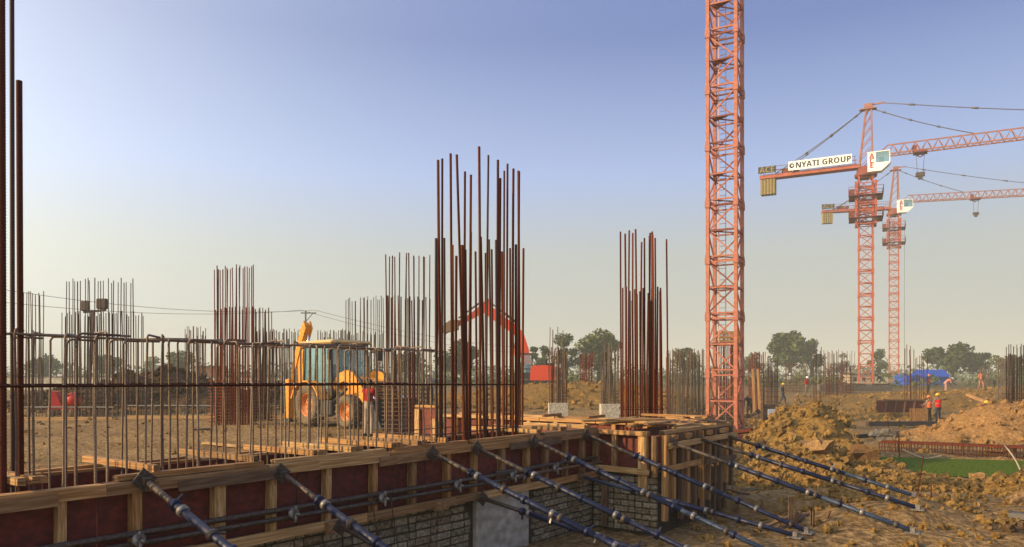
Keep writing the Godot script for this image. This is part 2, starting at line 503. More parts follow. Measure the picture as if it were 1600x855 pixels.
func make_ground() -> void:
	n_big.seed = 5; n_big.frequency = 0.11; n_big.fractal_octaves = 3
	n_mid.seed = 6; n_mid.frequency = 0.55; n_mid.fractal_octaves = 4
	n_fine.seed = 8; n_fine.frequency = 3.2; n_fine.fractal_octaves = 3
	n_cell.seed = 12; n_cell.noise_type = FastNoiseLite.TYPE_CELLULAR; n_cell.frequency = 1.5; n_cell.fractal_octaves = 3; n_cell.cellular_jitter = 1.0
	var angles := []
	var a := -180.0
	while a < 180.0:
		angles.append(deg_to_rad(a))
		a += 0.16 if absf(a) < 37.0 else 0.6 if absf(a) < 50.0 else 4.0
	var radii := [0.3]
	while radii[-1] < 1500.0:
		var q: float = radii[-1]
		radii.append(q * (1.16 if q < 2.6 else 1.0105 if q < 60.0 else 1.04))
	var verts := PackedVector3Array(); var cols := PackedColorArray(); var idx := PackedInt32Array()
	var na := angles.size()
	for r in radii:
		for t in angles:
			var x: float = r * sin(t); var d: float = r * cos(t)
			var y: float
			var c: Color
			if d < 1.0 or absf(t) > 0.95:
				var q := Vector2(x + 3.315, d - 4.89)
				var s := q.x * 0.796 - q.y * 0.605
				y = lerpf(0.0, -0.2, smoothstep(-0.88, -0.7, s)); c = Color(0.3, 0.19, 0.1)
			else:
				y = height(x, d)
				var q2 := Vector2(x + 3.315, d - 4.89)
				var rt := smoothstep(-0.9, -0.5, q2.x * 0.796 - q2.y * 0.605) if d < 14.0 else smoothstep(0.2, 0.3, x / d)
				c = soil_color(x, d, rt)
			verts.append(Vector3(x, y, -d)); cols.append(c)
	for i in radii.size() - 1:
		for k in na:
			var k2 := (k + 1) % na
			var p := i * na + k; var p2 := i * na + k2
			idx.append_array([p, p + na, p2, p2, p + na, p2 + na])
	var norms := PackedVector3Array(); norms.resize(verts.size())
	for i in range(0, idx.size(), 3):
		var fn := (verts[idx[i + 2]] - verts[idx[i]]).cross(verts[idx[i + 1]] - verts[idx[i]])
		for j in 3: norms[idx[i + j]] += fn
	for i in norms.size():
		norms[i] = norms[i].normalized()
		if norms[i].y < 0: norms[i] = -norms[i]
	var arr := []; arr.resize(Mesh.ARRAY_MAX)
	arr[Mesh.ARRAY_VERTEX] = verts; arr[Mesh.ARRAY_COLOR] = cols; arr[Mesh.ARRAY_INDEX] = idx; arr[Mesh.ARRAY_NORMAL] = norms
	var am := ArrayMesh.new(); am.add_surface_from_arrays(Mesh.PRIMITIVE_TRIANGLES, arr)
	var g := part(self, "ground", am, M.soil)
	tag(g, "bare brown soil and sand of the building site", "ground", "", "structure")
	# pond
	var st := ST(false)
	var tr := Geometry2D.triangulate_polygon(POND)
	for i in range(0, tr.size(), 3):
		var v := []
		for j in 3: v.append(Vector3(POND[tr[i + j]].x, -1.10, -POND[tr[i + j]].y))
		if (v[1] - v[0]).cross(v[2] - v[0]).y < 0: tri(st, v[0], v[2], v[1])
		else: tri(st, v[0], v[1], v[2])
	var wmat: StandardMaterial3D = M.pond
	var p := part(self, "pond_water", fin(st), wmat)
	tag(p, "green algae covered water standing in the pit", "water", "", "structure")

func scatter(called: String, label: String, category: String, list: Array, mesh: Mesh, m: Material) -> void:
	var mm := MultiMesh.new()
	mm.transform_format = MultiMesh.TRANSFORM_3D; mm.use_colors = true
	mm.mesh = mesh; mm.instance_count = list.size()
	for i in list.size():
		mm.set_instance_transform(i, list[i][0]); mm.set_instance_color(i, list[i][1])
	var o := MultiMeshInstance3D.new()
	o.name = numbered(self, called); o.multimesh = mm; o.material_override = m
	add_child(o, true)
	tag(o, label, category, "", "stuff")

func make_clods() -> void:
	var lists := [[], [], [], []]
	var put := func(x: float, d: float, size: float) -> void:
		var y := height(x, d)
		if pond_depth(x, d) > 0.15: return
		var k := soil_kind
		var c := Color(0.40, 0.25, 0.083).lerp(Color(0.48, 0.28, 0.11), k.z).lerp(Color(0.15, 0.10, 0.06), k.w) * rng.randf_range(0.62, 1.0)
		var B := Basis.from_euler(Vector3(rng.randf() * TAU, rng.randf() * TAU, rng.randf() * TAU)).scaled(Vector3.ONE * size * rng.randf_range(0.8, 1.2))
		lists[rng.randi() % 4].append([Transform3D(B, Vector3(x, y + size * 0.12, -d)), c])
	for m in MOUNDS:
		var n := int(clampf(m[2] * m[3] * 680.0 * m[5] / maxf(m[1] / 20.0, 0.6), 0, 1700))
		for i in n:
			var a := rng.randf() * TAU; var r := sqrt(rng.randf()) * 1.45
			put.call(m[0] + cos(a) * r * m[2], m[1] + sin(a) * r * m[3], pow(rng.randf(), 3.2) * 0.24 * clampf(m[1] / 20.0, 0.5, 1.3) + 0.04)
	for i in 1700:     # rubble over the excavation
		var d := 7.0 + pow(rng.randf(), 1.6) * 45.0
		var x := d * rng.randf_range(0.18, 0.78)
		put.call(x, d, (pow(rng.randf(), 4.0) * 0.15 + 0.02) * clampf(d / 12.0, 0.7, 2.0))
	for i in 900:      # crumbs on the sand inside
		var d := 10.0 + rng.randf() * 24.0
		var x := d * rng.randf_range(-0.75, 0.1)
		var q := Vector2(x + 3.315, d - 4.89)
		if q.x * 0.796 - q.y * 0.605 > -1.3: continue
		put.call(x, d, pow(rng.randf(), 5.0) * 0.16 + 0.025)
	var i := 0
	for l in lists:
		scatter("soil_clods", ["crumbly ochre soil clods strewn over the spoil heaps", "broken brown soil lumps lying on heaps and pit floor", "small earth clods scattered over the excavated ground", "rough clay lumps littering the slopes of the heaps"][i], "soil clods", l, MESH.clod[i], M.clod)
		i += 1
	# lumps large enough to pick out
	for b in [[1530, 742, 20.6, 0.42, "large pale boulder at the edge of the green pond"], [1345, 712, 20.6, 0.85, "big dark clod standing at the tip of the green pond"], [1296, 683, 21.0, 0.5, "pale boulder below the ochre clod heap"], [1280, 695, 19.5, 0.55, "tall pale lump of clay below the ochre clod heap"], [1345, 672, 24.5, 0.45, "round brown clod lying beyond the ochre heap"], [1592, 790, 11.0, 0.32, "flat tan stone by the sandy track at the frame edge"], [1430, 730, 18.6, 0.3, "small pointed clod between pond and clod ridge"], [1462, 722, 19.2, 0.26, "small round clod at the near shore of the pond"], [1215, 700, 18.0, 0.45, "brown clod under the uppermost blue prop"], [1386, 690, 31.5, 0.7, "pale lump of broken concrete near the pond tip"], [1372, 690, 32.5, 0.55, "smaller pale concrete lump near the pond tip"], [1560, 690, 26.6, 0.55, "pale stone on the bank above the rebar mat"], [1578, 690, 26.2, 0.4, "small pale stone beside the larger one above the rebar mat"]]:
		var g := ground((b[0] - 800.0) / FOC * b[2], b[2])
		var o := part(self, "boulder", MESH.clod[rng.randi() % 4], M.clod, Transform3D(Basis.from_euler(Vector3(0.2, rng.randf() * 6.0, 0.1)).scaled(Vector3.ONE * b[3] * Vector3(1.15, 1.0, 1.0)), g + Vector3(0, b[3] * 0.25, 0)))
		o.material_override = M.boulder_dark if b[3] > 0.8 else M.grey_concrete if b[0] < 1390 and b[2] > 30.0 else M.boulder
		tag(o, b[4], "boulder", "single boulders and clods")

# ---------------------------------------------------------------- trees
func leaf_cloud(st: SurfaceTool, c: Vector3, r: Vector3, n: int, size: float, base: Color) -> void:
	for i in n:
		var v := Vector3(rng.randfn(), rng.randfn(), rng.randfn()).normalized() * pow(rng.randf(), 0.45)
		var p := c + v * r
		var f := Basis.from_euler(Vector3(rng.randf() * TAU, rng.randf() * TAU, rng.randf() * TAU))
		var s := size * rng.randf_range(0.5, 1.25)
		var k := rng.randf_range(0.6, 1.25)
		st.set_color(Color(base.r * k, base.g * k * rng.randf_range(0.92, 1.08), base.b * k))
		st.add_vertex(p + f.x * s); st.add_vertex(p + f.y * s * 0.7); st.add_vertex(p - f.x * s * 0.8 + f.z * s * 0.25)
		st.add_vertex(p + f.x * s); st.add_vertex(p - f.x * s * 0.8 + f.z * s * 0.25); st.add_vertex(p - f.y * s * 0.7)

func tree(label: String, px: float, d: float, top: float, wide: float, base: Color, lobes := 9, dens := 230) -> void:
	var x := (px - 800.0) / FOC * d
	var g := ground(x, d)
	var h := EYE + (HOR - top) / FOC * d - g.y
	var R := wide / FOC * d * 0.5
	var t := thing("leafy_tree", label, "tree", g, 0.0, "trees beyond the building site")
	var st := ST(false)
	var tr := h * 0.035
	tube_to(st, [Vector3(0, -0.3, 0), Vector3(0.1, h * 0.25, 0), Vector3(0, h * 0.55, 0.1)], [tr * 1.3, tr, tr * 0.5], 7)
	var lobe := []
	for i in lobes:
		var a := TAU * i / lobes + rng.randf_range(-0.5, 0.5)
		var rr := R * rng.randf_range(0.25, 0.72)
		var y := h * rng.randf_range(0.42, 0.86)
		if i == 0: rr = R * 0.1; y = h * 0.86
		lobe.append([Vector3(cos(a) * rr, y, sin(a) * rr), R * rng.randf_range(0.26, 0.44)])
	for l in lobe:
		tube_to(st, [Vector3(0, h * 0.26, 0), l[0] * Vector3(0.5, 0, 0.5) + Vector3(0, lerpf(h * 0.3, l[0].y, 0.55), 0), l[0]], [tr * 0.55, tr * 0.35, tr * 0.12], 5)
	part(t, "trunk", fin(st), M.bark)
	var cs := ST()
	for l in lobe:
		leaf_cloud(cs, l[0], Vector3(l[1], l[1] * 0.8, l[1]), dens, maxf(R * 0.085, 0.16), base * rng.randf_range(0.85, 1.15))
	leaf_cloud(cs, Vector3(0, h * 0.5, 0), Vector3(R * 0.85, h * 0.26, R * 0.85), dens, maxf(R * 0.085, 0.16), base * 0.9)
	part(t, "crown", fin(cs), M.leaf)

func make_trees() -> void:
	var gc := Color(0.075, 0.10, 0.038)
	var yc := Color(0.115, 0.135, 0.05)
	tree("large round tree standing between red mast and tall bars on the horizon", 1234, 150, 516, 82, gc, 13, 260)
	tree("smaller round tree merging with the large one right of the mast", 1268, 155, 526, 52, gc, 8, 220)
	tree("low dark tree just beyond the foot of the near crane mast", 1176, 150, 550, 44, gc, 7, 180)
	tree("small tree above the row of rusty bars before the far cranes", 1316, 150, 549, 30, gc, 6, 160)
	tree("tree standing between the two far crane masts", 1374, 160, 543, 42, gc * 0.9, 8, 200)
	tree("broad dark tree beyond the blue tarpaulin", 1488, 150, 539, 78, gc * 0.85, 13, 260)
	tree("lower tree leaning against the broad dark one beyond the tarpaulin", 1530, 152, 550, 48, gc * 0.85, 8, 220)
	tree("low bushy tree at the edge of the frame on the far side", 1582, 140, 556, 64, yc, 8, 200)
	tree("tall tree seen between the two caged pedestals", 935, 120, 514, 80, yc, 12, 250)
	tree("tree directly beyond the caged pedestal beside the excavator", 884, 118, 517, 56, gc, 9, 230)
	tree("low tree right behind the orange excavator cab", 848, 110, 536, 46, gc, 8, 200)
	tree("tree hidden behind the grey wall dowels near the mast", 1072, 125, 541, 60, yc, 8, 200)
	tree("tree beyond the main rusty column bars", 720, 120, 534, 90, gc * 0.8, 9, 200)
	tree("dark tree beyond the bars next to the backhoe loader", 640, 125, 545, 70, gc * 0.8, 8, 190)
	tree("green tree between bar clusters beyond the dark spoil heap", 282, 130, 549, 62, yc, 9, 220)
	tree("pale tree at the end of the distant row near the wall bars", 236, 160, 556, 40, yc, 7, 180)
	tree("low tree at the edge of the frame beyond the thick bars", 70, 140, 557, 70, gc, 8, 190)
	tree("bushy tree seen through the tall bars on the sand side", 165, 150, 553, 60, gc, 8, 190)
	# the far belt of scrub and woods
	var st := ST()
	for i in 150:
		var an := deg_to_rad(-64.0 + 128.0 * i / 149.0)
		var d := rng.randf_range(230.0, 300.0)
		var x := tan(an) * d
		var hh := rng.randf_range(3.2, 7.0)
		leaf_cloud(st, Vector3(x, hh * 0.5, -d), Vector3(rng.randf_range(5, 9), hh * 0.62, 4), 130, 0.8, gc * rng.randf_range(0.85, 1.3))
	var o := part(self, "far_woods", fin(st), M.leaf)
	tag(o, "hazy belt of low woods along the horizon", "woods", "", "stuff")
	# low scrub nearer, between site and trees
	st = ST()
	for i in 90:
		var d := rng.randf_range(95.0, 130.0)
		var x := d * rng.randf_range(-0.8, 0.85)
		leaf_cloud(st, ground(x, d) + Vector3(0, 0.6, 0), Vector3(rng.randf_range(1.5, 4), rng.randf_range(0.7, 1.7), 1.6), 90, 0.35, yc * rng.randf_range(0.7, 1.1))
	o = part(self, "scrub", fin(st), M.leaf)
	tag(o, "low green scrub at the far edge of the site", "scrub", "", "stuff")

# ---------------------------------------------------------------- the wall under its formwork
const TOP := 0.90

func make_wall() -> void:
	var X0 := -3.0; var X1 := 7.41
	# brick wall: a recessed mortar core and the bricks set in it
	var t := thing("brick_wall", "grey brick wall with thick joints under the red shuttering", "wall", WP(4, -0.2, -0.5))
	var st := ST()
	var B := Basis(UU, Vector3.UP, -NN)
	box_to(st, Transform3D(B, WP((X0 + X1) * 0.5, -0.475, -0.15)), Vector3(X1 - X0, 0.92, 0.89))
	box_to(st, Transform3D(B, WP(8.66, 0.30, -0.12)), Vector3(2.46, 0.94, 1.36))
	partw(t, "mortar", fin(st), M.mortar, Transform3D.IDENTITY)
	var rest := ST()
	var hc := 0.083
	for c in 10:
		var y := 0.285 - c * hc - hc * 0.5
		var w := X0 + rng.randf() * 0.1
		var k := c
		while w < X1 - 0.03:
			var len: float = (0.225 if (k * 7 + c * 3) % 5 < 3 else 0.108) + rng.randf_range(-0.012, 0.012)
			k += 1
			len = minf(len, X1 - w)
			var inside := w > 4.62 and w + len < 5.98
			if not inside and len > 0.04:
				var T := Transform3D(Basis(UU * (len - 0.018), Vector3.UP * (hc - rng.randf_range(0.014, 0.024)), -NN * 0.05).rotated(NN, rng.randf_range(-0.012, 0.012)), WP(w + len * 0.5, -0.044 + rng.randf_range(-0.003, 0.006), y + rng.randf_range(-0.003, 0.003)))
				if w > 1.7 and c < 9: partw(t, "brick", pick(MESH.brick), pick(M.brick), T)
				else: box_to(rest, T, Vector3.ONE)
			w += len
		var s := 0.0
		k = c
		while s < 0.95 and c < 9:       # the return towards the box
			var len2: float = 0.225 if k % 2 else 0.108
			k += 1
			var T2 := Transform3D(Basis(NN * (len2 - 0.018), Vector3.UP * (hc - 0.018), UU * 0.05), WP(X1 + 0.006, s + len2 * 0.5, y))
			partw(t, "brick", pick(MESH.brick), pick(M.brick), T2)
			s += len2
	var o := partw(t, "brick_rest", fin(rest), M.brick[1], Transform3D.IDENTITY)
	o.set_meta("kind", "stuff")
	# concrete pier between the bricks
	var cw := thing("concrete_pier", "smooth pale concrete pier set in the grey brick wall", "pier", WP(5.28, 0.02, -0.5))
	st = ST()
	box_to(st, Transform3D(B, WP(5.28, -0.09, -0.14)), Vector3(1.02, 0.84, 0.25), 0.012)
	partw(cw, "shaft", fin(st), M.concrete, Transform3D.IDENTITY)

	# formwork
	var f := thing("wall_shuttering", "long red plywood shuttering framed in timber on top of the brick wall", "formwork", WP(3, 0, 0.3))
	var studs := [-2.5, -1.9, -1.3, -0.75, -0.2, 0.34, 0.85, 1.51, 2.01, 2.60, 3.17, 3.70, 4.24, 4.69, 5.21, 5.72, 6.12, 6.59, 7.02]
	var edges := [-3.0, -1.05, 0.6, 2.3, 3.95, 5.45, 6.35, 7.41]
	for i in edges.size() - 1:      # outer and inner plywood
		var w0: float = edges[i]; var w1: float = edges[i + 1]
		partw(f, "plywood_panel", MESH.box, pick(M.ply), Transform3D(Basis(UU * (w1 - w0 - 0.006), Vector3.UP * 0.55, -NN * 0.014), WP((w0 + w1) * 0.5, 0.0, 0.595)))
		partw(f, "plywood_panel", MESH.box, pick(M.ply), Transform3D(Basis(UU * (w1 - w0 - 0.006), Vector3.UP * 0.85, -NN * 0.014), WP((w0 + w1) * 0.5, -0.93, 0.45)))
	for w in studs:
		var wd := rng.randf_range(0.055, 0.075)
		if absf(w - 1.51) < 0.01: wd = 0.1
		board(f, "stud", WP(w, 0.045, 0.29), WP(w + rng.randf_range(-0.01, 0.01), 0.045, 0.86), NN, wd, 0.075, wood())
	# top rails: a flat batten on the edge and a plank on the face, in lengths
	var cut := [-3.0, -0.55, 0.62, 1.95, 3.35, 4.6, 6.0, 7.42]
	for i in cut.size() - 1:
		var dy := rng.randf_range(-0.008, 0.008)
		board(f, "top_rail", WP(cut[i] + 0.004, 0.05, TOP - 0.045 + dy), WP(cut[i + 1] - 0.004, 0.052, TOP - 0.045 + rng.randf_range(-0.008, 0.008)), Vector3.UP, 0.10, 0.085, wood())
		if i != 1: board(f, "top_batten", WP(cut[i] + 0.1, 0.02, TOP + 0.022), WP(cut[i + 1] - 0.02, 0.02, TOP + 0.022), Vector3.UP, 0.085, 0.04, wood())
		board(f, "back_rail", WP(cut[i] + 0.01, -0.975, TOP - 0.04), WP(cut[i + 1] - 0.01, -0.975, TOP - 0.04), Vector3.UP, 0.06, 0.075, wood())
	for a in [[1.15, 2.05], [3.2, 4.0], [5.3, 6.4], [-0.6, 0.3]]:
		board(f, "splice_plank", WP(a[0], 0.112, TOP - 0.075), WP(a[1], 0.112, TOP - 0.07), Vector3.UP, 0.022, 0.085, pick([M.wood[2], M.wood_old, M.wood[3]]))
	# bottom rail
	cut = [-3.0, -0.3, 1.3, 3.05, 4.7, 6.1, 7.4]
	for i in cut.size() - 1:
		board(f, "bottom_rail", WP(cut[i], 0.092, 0.30 + rng.randf_range(-0.01, 0.01)), WP(cut[i + 1] - 0.01, 0.092, 0.30 + rng.randf_range(-0.01, 0.01)), Vector3.UP, 0.035, 0.085, wood())
	for w in [2.62, 4.05, 6.9]:
		board(f, "packing_block", WP(w - 0.09, 0.14, 0.29), WP(w + 0.09, 0.14, 0.29), Vector3.UP, 0.06, 0.10, M.wood[3])
	# pipe walers in pairs with their clamps
	for a in [[-3.0, 2.9, 0.52], [2.3, 5.6, 0.515], [5.0, 7.3, 0.53]]:
		rod(f, "waler_pipe", WP(a[0], 0.108, a[2]), WP(a[1], 0.108, a[2] - 0.005), 0.024, M.pipe, MESH.rod[0])
		rod(f, "waler_pipe", WP(a[0] + 0.2, 0.112, a[2] - 0.075), WP(a[1] + 0.3, 0.112, a[2] - 0.08), 0.022, pick([M.pipe, M.wood_old]), MESH.rod[0])
	for w in [0.82, 2.16, 3.2, 4.3, 5.3, 6.2]:
		st = ST(false)
		tube_to(st, [Vector3(0, 0, 0), Vector3(0, 0.035, 0)], [0.05, 0.05], 10)
		tube_to(st, [Vector3(0, 0.03, 0), Vector3(0, 0.10, 0)], [0.014, 0.014], 7)
		for k in 2: beam_to(st, Vector3(0, 0.055, 0), Vector3(0.07 * (1 - 2 * k), 0.075, 0.02), 0.02)
		partw(f, "tie_nut", fin(st), M.galv, Transform3D(along(NN), WP(w, 0.135, 0.478)))
	# spreaders across the trough, in twos and threes
	for w in [-2.4, -1.5, -0.55, 0.12, 1.02, 1.85, 2.46, 2.90, 3.44, 3.80, 4.25, 5.95, 6.5, 7.1]:
		board(f, "spreader", WP(w, -1.06 + rng.randf_range(-0.1, 0.06), TOP + 0.065), WP(w + rng.randf_range(-0.03, 0.03), 0.03 + rng.randf_range(0, 0.03), TOP + 0.065), Vector3.UP, 0.05, 0.05, wood())
		if rng.randf() < 0.75:
			board(f, "spreader", WP(w + 0.066, -0.55, TOP + 0.067), WP(w + 0.07, 0.05, TOP + 0.067), Vector3.UP, 0.045, 0.05, wood())
			board(f, "cleat", WP(w + 0.12, -0.05, TOP + 0.064), WP(w + 0.125, 0.035, TOP + 0.064), Vector3.UP, 0.05, 0.045, wood())
	# inner braces lying on the fill side, lit by the sun
	for a in [[0.45, 1.1], [2.2, 2.9], [3.0, 3.8], [4.0, 4.9], [1.3, 1.85]]:
		board(f, "back_plank", WP(a[0], -1.05, TOP - 0.01), WP(a[1], -1.04, TOP + 0.0), Vector3.UP, 0.06, 0.045, wood())
	# loose form wire hanging down the face
	for a in [[3.3, 0.5], [3.05, 0.6]]:
		rod(f, "tie_wire", WP(a[0], 0.15, a[1]), WP(a[0] + 0.12, 0.22, -0.45), 0.006, M.dark_iron, MESH.rod[3])

	# upright end box at the column
	var ub := thing("upright_form_box", "small upright plywood form box beside the main column bars", "formwork", WP(w_at(668, -1.2), -1.2, 0.6))
	var c0 := WP(w_at(668, -1.2), -1.2, 0)
	partw(ub, "plywood_panel", MESH.box, M.ply[2], Transform3D(Basis(NN * 0.34, Vector3.UP * 0.36, UU * 0.015), c0 + Vector3(0, 1.08, 0)))
	for k in [-1, 1]: board(ub, "post", c0 + NN * 0.15 * k - UU * 0.03 + Vector3(0, 0.55, 0), c0 + NN * 0.15 * k - UU * 0.03 + Vector3(0, 1.24 if k < 0 else 1.12, 0), UU, 0.07, 0.04, M.wood[2])
	board(ub, "cap_rail", c0 - NN * 0.2 + Vector3(0, 1.275, 0), c0 + NN * 0.2 + Vector3(0, 1.275, 0), Vector3.UP, 0.06, 0.03, M.wood[0])

func make_box_form() -> void:
	# the boxed column head that juts out at the end of the wall
	var f := thing("column_head_shuttering", "boxed timber and red plywood shuttering jutting out at the wall end", "formwork", WP(8.6, 0.5, -0.3))
	var w0 := 7.42; var w1 := 9.9; var so := 1.03
	# side face towards the sun
	partw(f, "plywood_panel", MESH.box, M.ply[0], Transform3D(Basis(NN * (so - 0.03), Vector3.UP * 0.46, UU * 0.014), WP(w0 + 0.02, so * 0.5, 0.64)))
	for a in [[0.055, 0.09, 0.25], [0.36, 0.075, 0.42], [0.80, 0.13, 0.05], [0.97, 0.06, 0.3]]:
		board(f, "stud", WP(w0 - 0.035, a[0], a[2]), WP(w0 - 0.035, a[0], 0.86), UU, a[1], 0.07, wood())
	board(f, "post", WP(w0 - 0.08, 0.22, -0.42), WP(w0 - 0.08, 0.235, 0.36), UU, 0.09, 0.04, M.wood_old)
	board(f, "top_rail", WP(w0 - 0.04, 0.13, TOP - 0.015), WP(w0 - 0.04, so - 0.15, TOP - 0.015), Vector3.UP, 0.10, 0.06, M.wood[0])
	board(f, "bottom_rail", WP(w0 - 0.095, 0.0, 0.385), WP(w0 - 0.095, 0.92, 0.37), Vector3.UP, 0.04, 0.075, wood())
	# outer face
	for a in [[7.44, 8.25, 0.45], [8.255, 9.1, 0.46], [9.105, 9.88, 0.44]]:
		partw(f, "plywood_panel", MESH.box, pick(M.ply), Transform3D(Basis(UU * (a[1] - a[0]), Vector3.UP * a[2], -NN * 0.014), WP((a[0] + a[1]) * 0.5, so, TOP - 0.02 - a[2] * 0.5)))
	for i in 11:
		var w := 7.5 + i * 0.236 + rng.randf_range(-0.03, 0.03)
		board(f, "stud", WP(w, so + 0.045, rng.randf_range(-0.35, 0.1)), WP(w + rng.randf_range(-0.02, 0.02), so + 0.045, TOP - 0.03), NN, rng.randf_range(0.06, 0.1), 0.07, pick([wood(), wood(), M.wood_old]))
	board(f, "waler", WP(7.46, so + 0.11, 0.73), WP(9.92, so + 0.11, 0.745), Vector3.UP, 0.045, 0.075, M.wood[2])
	board(f, "waler", WP(7.46, so + 0.105, 0.42), WP(8.5, so + 0.11, 0.43), Vector3.UP, 0.04, 0.075, wood())
	board(f, "waler", WP(8.7, so + 0.105, 0.40), WP(9.9, so + 0.105, 0.39), Vector3.UP, 0.04, 0.07, M.wood_old)
	for w in [7.6, 8.05, 8.8, 9.3]:
		board(f, "packing_block", WP(w, so + 0.1, 0.83), WP(w + 0.15, so + 0.1, 0.835), Vector3.UP, 0.04, 0.06, wood())
	# struts and offcuts hanging below the panels, rusty strip bracing
	for i in 9:
		var w := 8.05 + i * 0.2
		board(f, "lower_strut", WP(w, so + 0.02, -0.38), WP(w + rng.randf_range(-0.1, 0.1), so + 0.02, 0.42), NN, 0.045, 0.03, pick([M.wood_old, M.ply[1], M.wood[3]]))
	# top: trough walls and the untidy planks thrown over it
	partw(f, "plywood_panel", MESH.box, M.ply[1], Transform3D(Basis(UU * 2.0, Vector3.UP * 0.45, -NN * 0.014), WP(8.6, 0.05, 0.62)))
	board(f, "top_rail", WP(w0 + 0.1, so - 0.02, TOP + 0.0), WP(w1, so - 0.02, TOP + 0.005), Vector3.UP, 0.09, 0.05, wood())
	for i in 26:
		var w := rng.randf_range(7.5, 9.75)
		var s := rng.randf_range(0.0, 0.9)
		var dir := (UU * rng.randf_range(-1, 1) + NN * rng.randf_range(-0.8, 0.8)).normalized()
		if i % 3 == 0: dir = UU
		elif i % 3 == 1: dir = NN
		var L := rng.randf_range(0.2, 0.62)
		var y := TOP + 0.04 + 0.0045 * i
		var c := WP(clampf(w, 7.55 + L * 0.3, 9.8 - L * 0.3), clampf(s, 0.1, 0.95), y)
		board(f, "loose_plank", c - dir * L, c + dir * L + Vector3(0, rng.randf_range(-0.02, 0.03), 0), Vector3.UP, rng.randf_range(0.07, 0.16), 0.028, pick([wood(), wood(), M.wood[2], M.wood_old]))
	# the return beam running back from the box, its inner face to the camera
	var g := thing("return_beam_shuttering", "low shuttering with pale timber frame running back behind the main column", "formwork", WP(9.7, -3, 0.3))
	var wf := 9.55
	for i in 4:
		var s1 := 0.0 - i * 1.2
		partw(g, "plywood_panel", MESH.box, pick(M.ply), Transform3D(Basis(NN * 1.19, Vector3.UP * 0.62, UU * 0.014), WP(wf, s1 - 0.6, 0.57)))
		partw(g, "plywood_panel", MESH.box, pick(M.ply), Transform3D(Basis(NN * 1.19, Vector3.UP * 0.62, UU * 0.014), WP(wf + 0.42, s1 - 0.6, 0.57)))
		board(g, "top_rail", WP(wf - 0.04, s1 - 0.01, TOP - 0.02), WP(wf - 0.04, s1 - 1.19, TOP - 0.02), Vector3.UP, 0.09, 0.06, pick([M.wood[0], M.wood[2]]))
		board(g, "top_rail", WP(wf + 0.46, s1 - 0.01, TOP + 0.0), WP(wf + 0.46, s1 - 1.19, TOP), Vector3.UP, 0.09, 0.05, wood())
		for k in 2: board(g, "stud", WP(wf - 0.045, s1 - 0.25 - k * 0.6, 0.2), WP(wf - 0.045, s1 - 0.25 - k * 0.6, TOP - 0.055), UU, 0.075, 0.07, M.wood[(i + k) % 3])
	board(g, "bottom_plank", WP(wf - 0.35, -0.2, 0.55), WP(wf - 0.3, -3.6, 0.53), Vector3.UP, 0.2, 0.03, M.wood[0])
	board(g, "brace", WP(wf - 0.06, -2.4, 0.82), WP(wf - 0.5, -3.3, 0.5), Vector3.UP, 0.04, 0.03, M.wood[4])
	for i in 5:
		var s2 := -0.4 - i * 0.95
		board(g, "spreader", WP(wf - 0.1, s2, TOP + 0.05), WP(wf + 0.55, s2 - 0.05, TOP + 0.05), Vector3.UP, 0.05, 0.05, wood())

# ---------------------------------------------------------------- rebar
func hooked_bar_mesh() -> Array:
	var out := []
	for v in 3:
		var st := ST(false)
		var r := 0.0085
		var pts := []; var rad := []
		for i in 6: pts.append(Vector3(0.004 * sin(i * 1.3 + v), i * 1.57 / 5.0, 0.003 * cos(i * 2.0 + v)))
		for k in range(1, 6):
			var a := PI * 0.5 * k / 5.0
			pts.append(Vector3(0.045 * (1 - cos(a)), 1.57 + 0.045 * sin(a), 0))
		pts.append(Vector3(0.20 + 0.05 * v, 1.612, 0.01))
		for p in pts: rad.append(r)
		tube_to(st, pts, rad, 7)
		out.append(fin(st))
	return out

func make_dowels() -> void:
	var t := thing("wall_starter_bars", "row of hooked grey starter bars tied by a long horizontal bar along the wall", "rebar", WP(1.5, -0.2, 0.35))
	var hook := hooked_bar_mesh()
	var w := -2.8
	var k := 0
	while w < 4.3:
		for row in 2:
			var ww := w + 0.055 * row + rng.randf_range(-0.03, 0.03)
			if absf(ww + 0.02) < 0.16: continue
			var s := -0.1 - 0.66 * row + rng.randf_range(-0.015, 0.015)
			var dir := (NN * (-1.0 if row == 0 else 1.0) + UU * rng.randf_range(0.1, 0.95)).normalized()
			if rng.randf() < 0.25: dir = UU
			var B := Basis(dir, Vector3.UP, dir.cross(Vector3.UP)) * Basis.from_euler(Vector3(rng.randf_range(-0.012, 0.012), 0, rng.randf_range(-0.012, 0.012)))
			B = B.scaled(Vector3(1, rng.randf_range(0.985, 1.015), 1))
			partw(t, "hooked_bar", hook[rng.randi() % 3], pick(M.steel), Transform3D(B, WP(ww, s, 0.35)))
		w += 0.118
		k += 1
	for a in [[-2.9, 2.2, -0.05, 1.60], [1.6, 5.6, -0.045, 1.585], [-2.9, 4.4, -0.73, 1.60]]:
		rod(t, "distribution_bar", WP(a[0], a[2], a[3]), WP(a[1], a[2], a[3] - 0.01), 0.009, M.rust[1], MESH.rod[1])
	for a in [[-1.0, 1.6], [1.2, 3.4], [2.6, 4.4], [0.1, 2.1]]:
		rod(t, "top_bar", WP(a[0], -0.12 - 0.05 * rng.randf(), 1.945), WP(a[1], -0.2, 1.94), 0.0075, M.steel[0], MESH.rod[2])

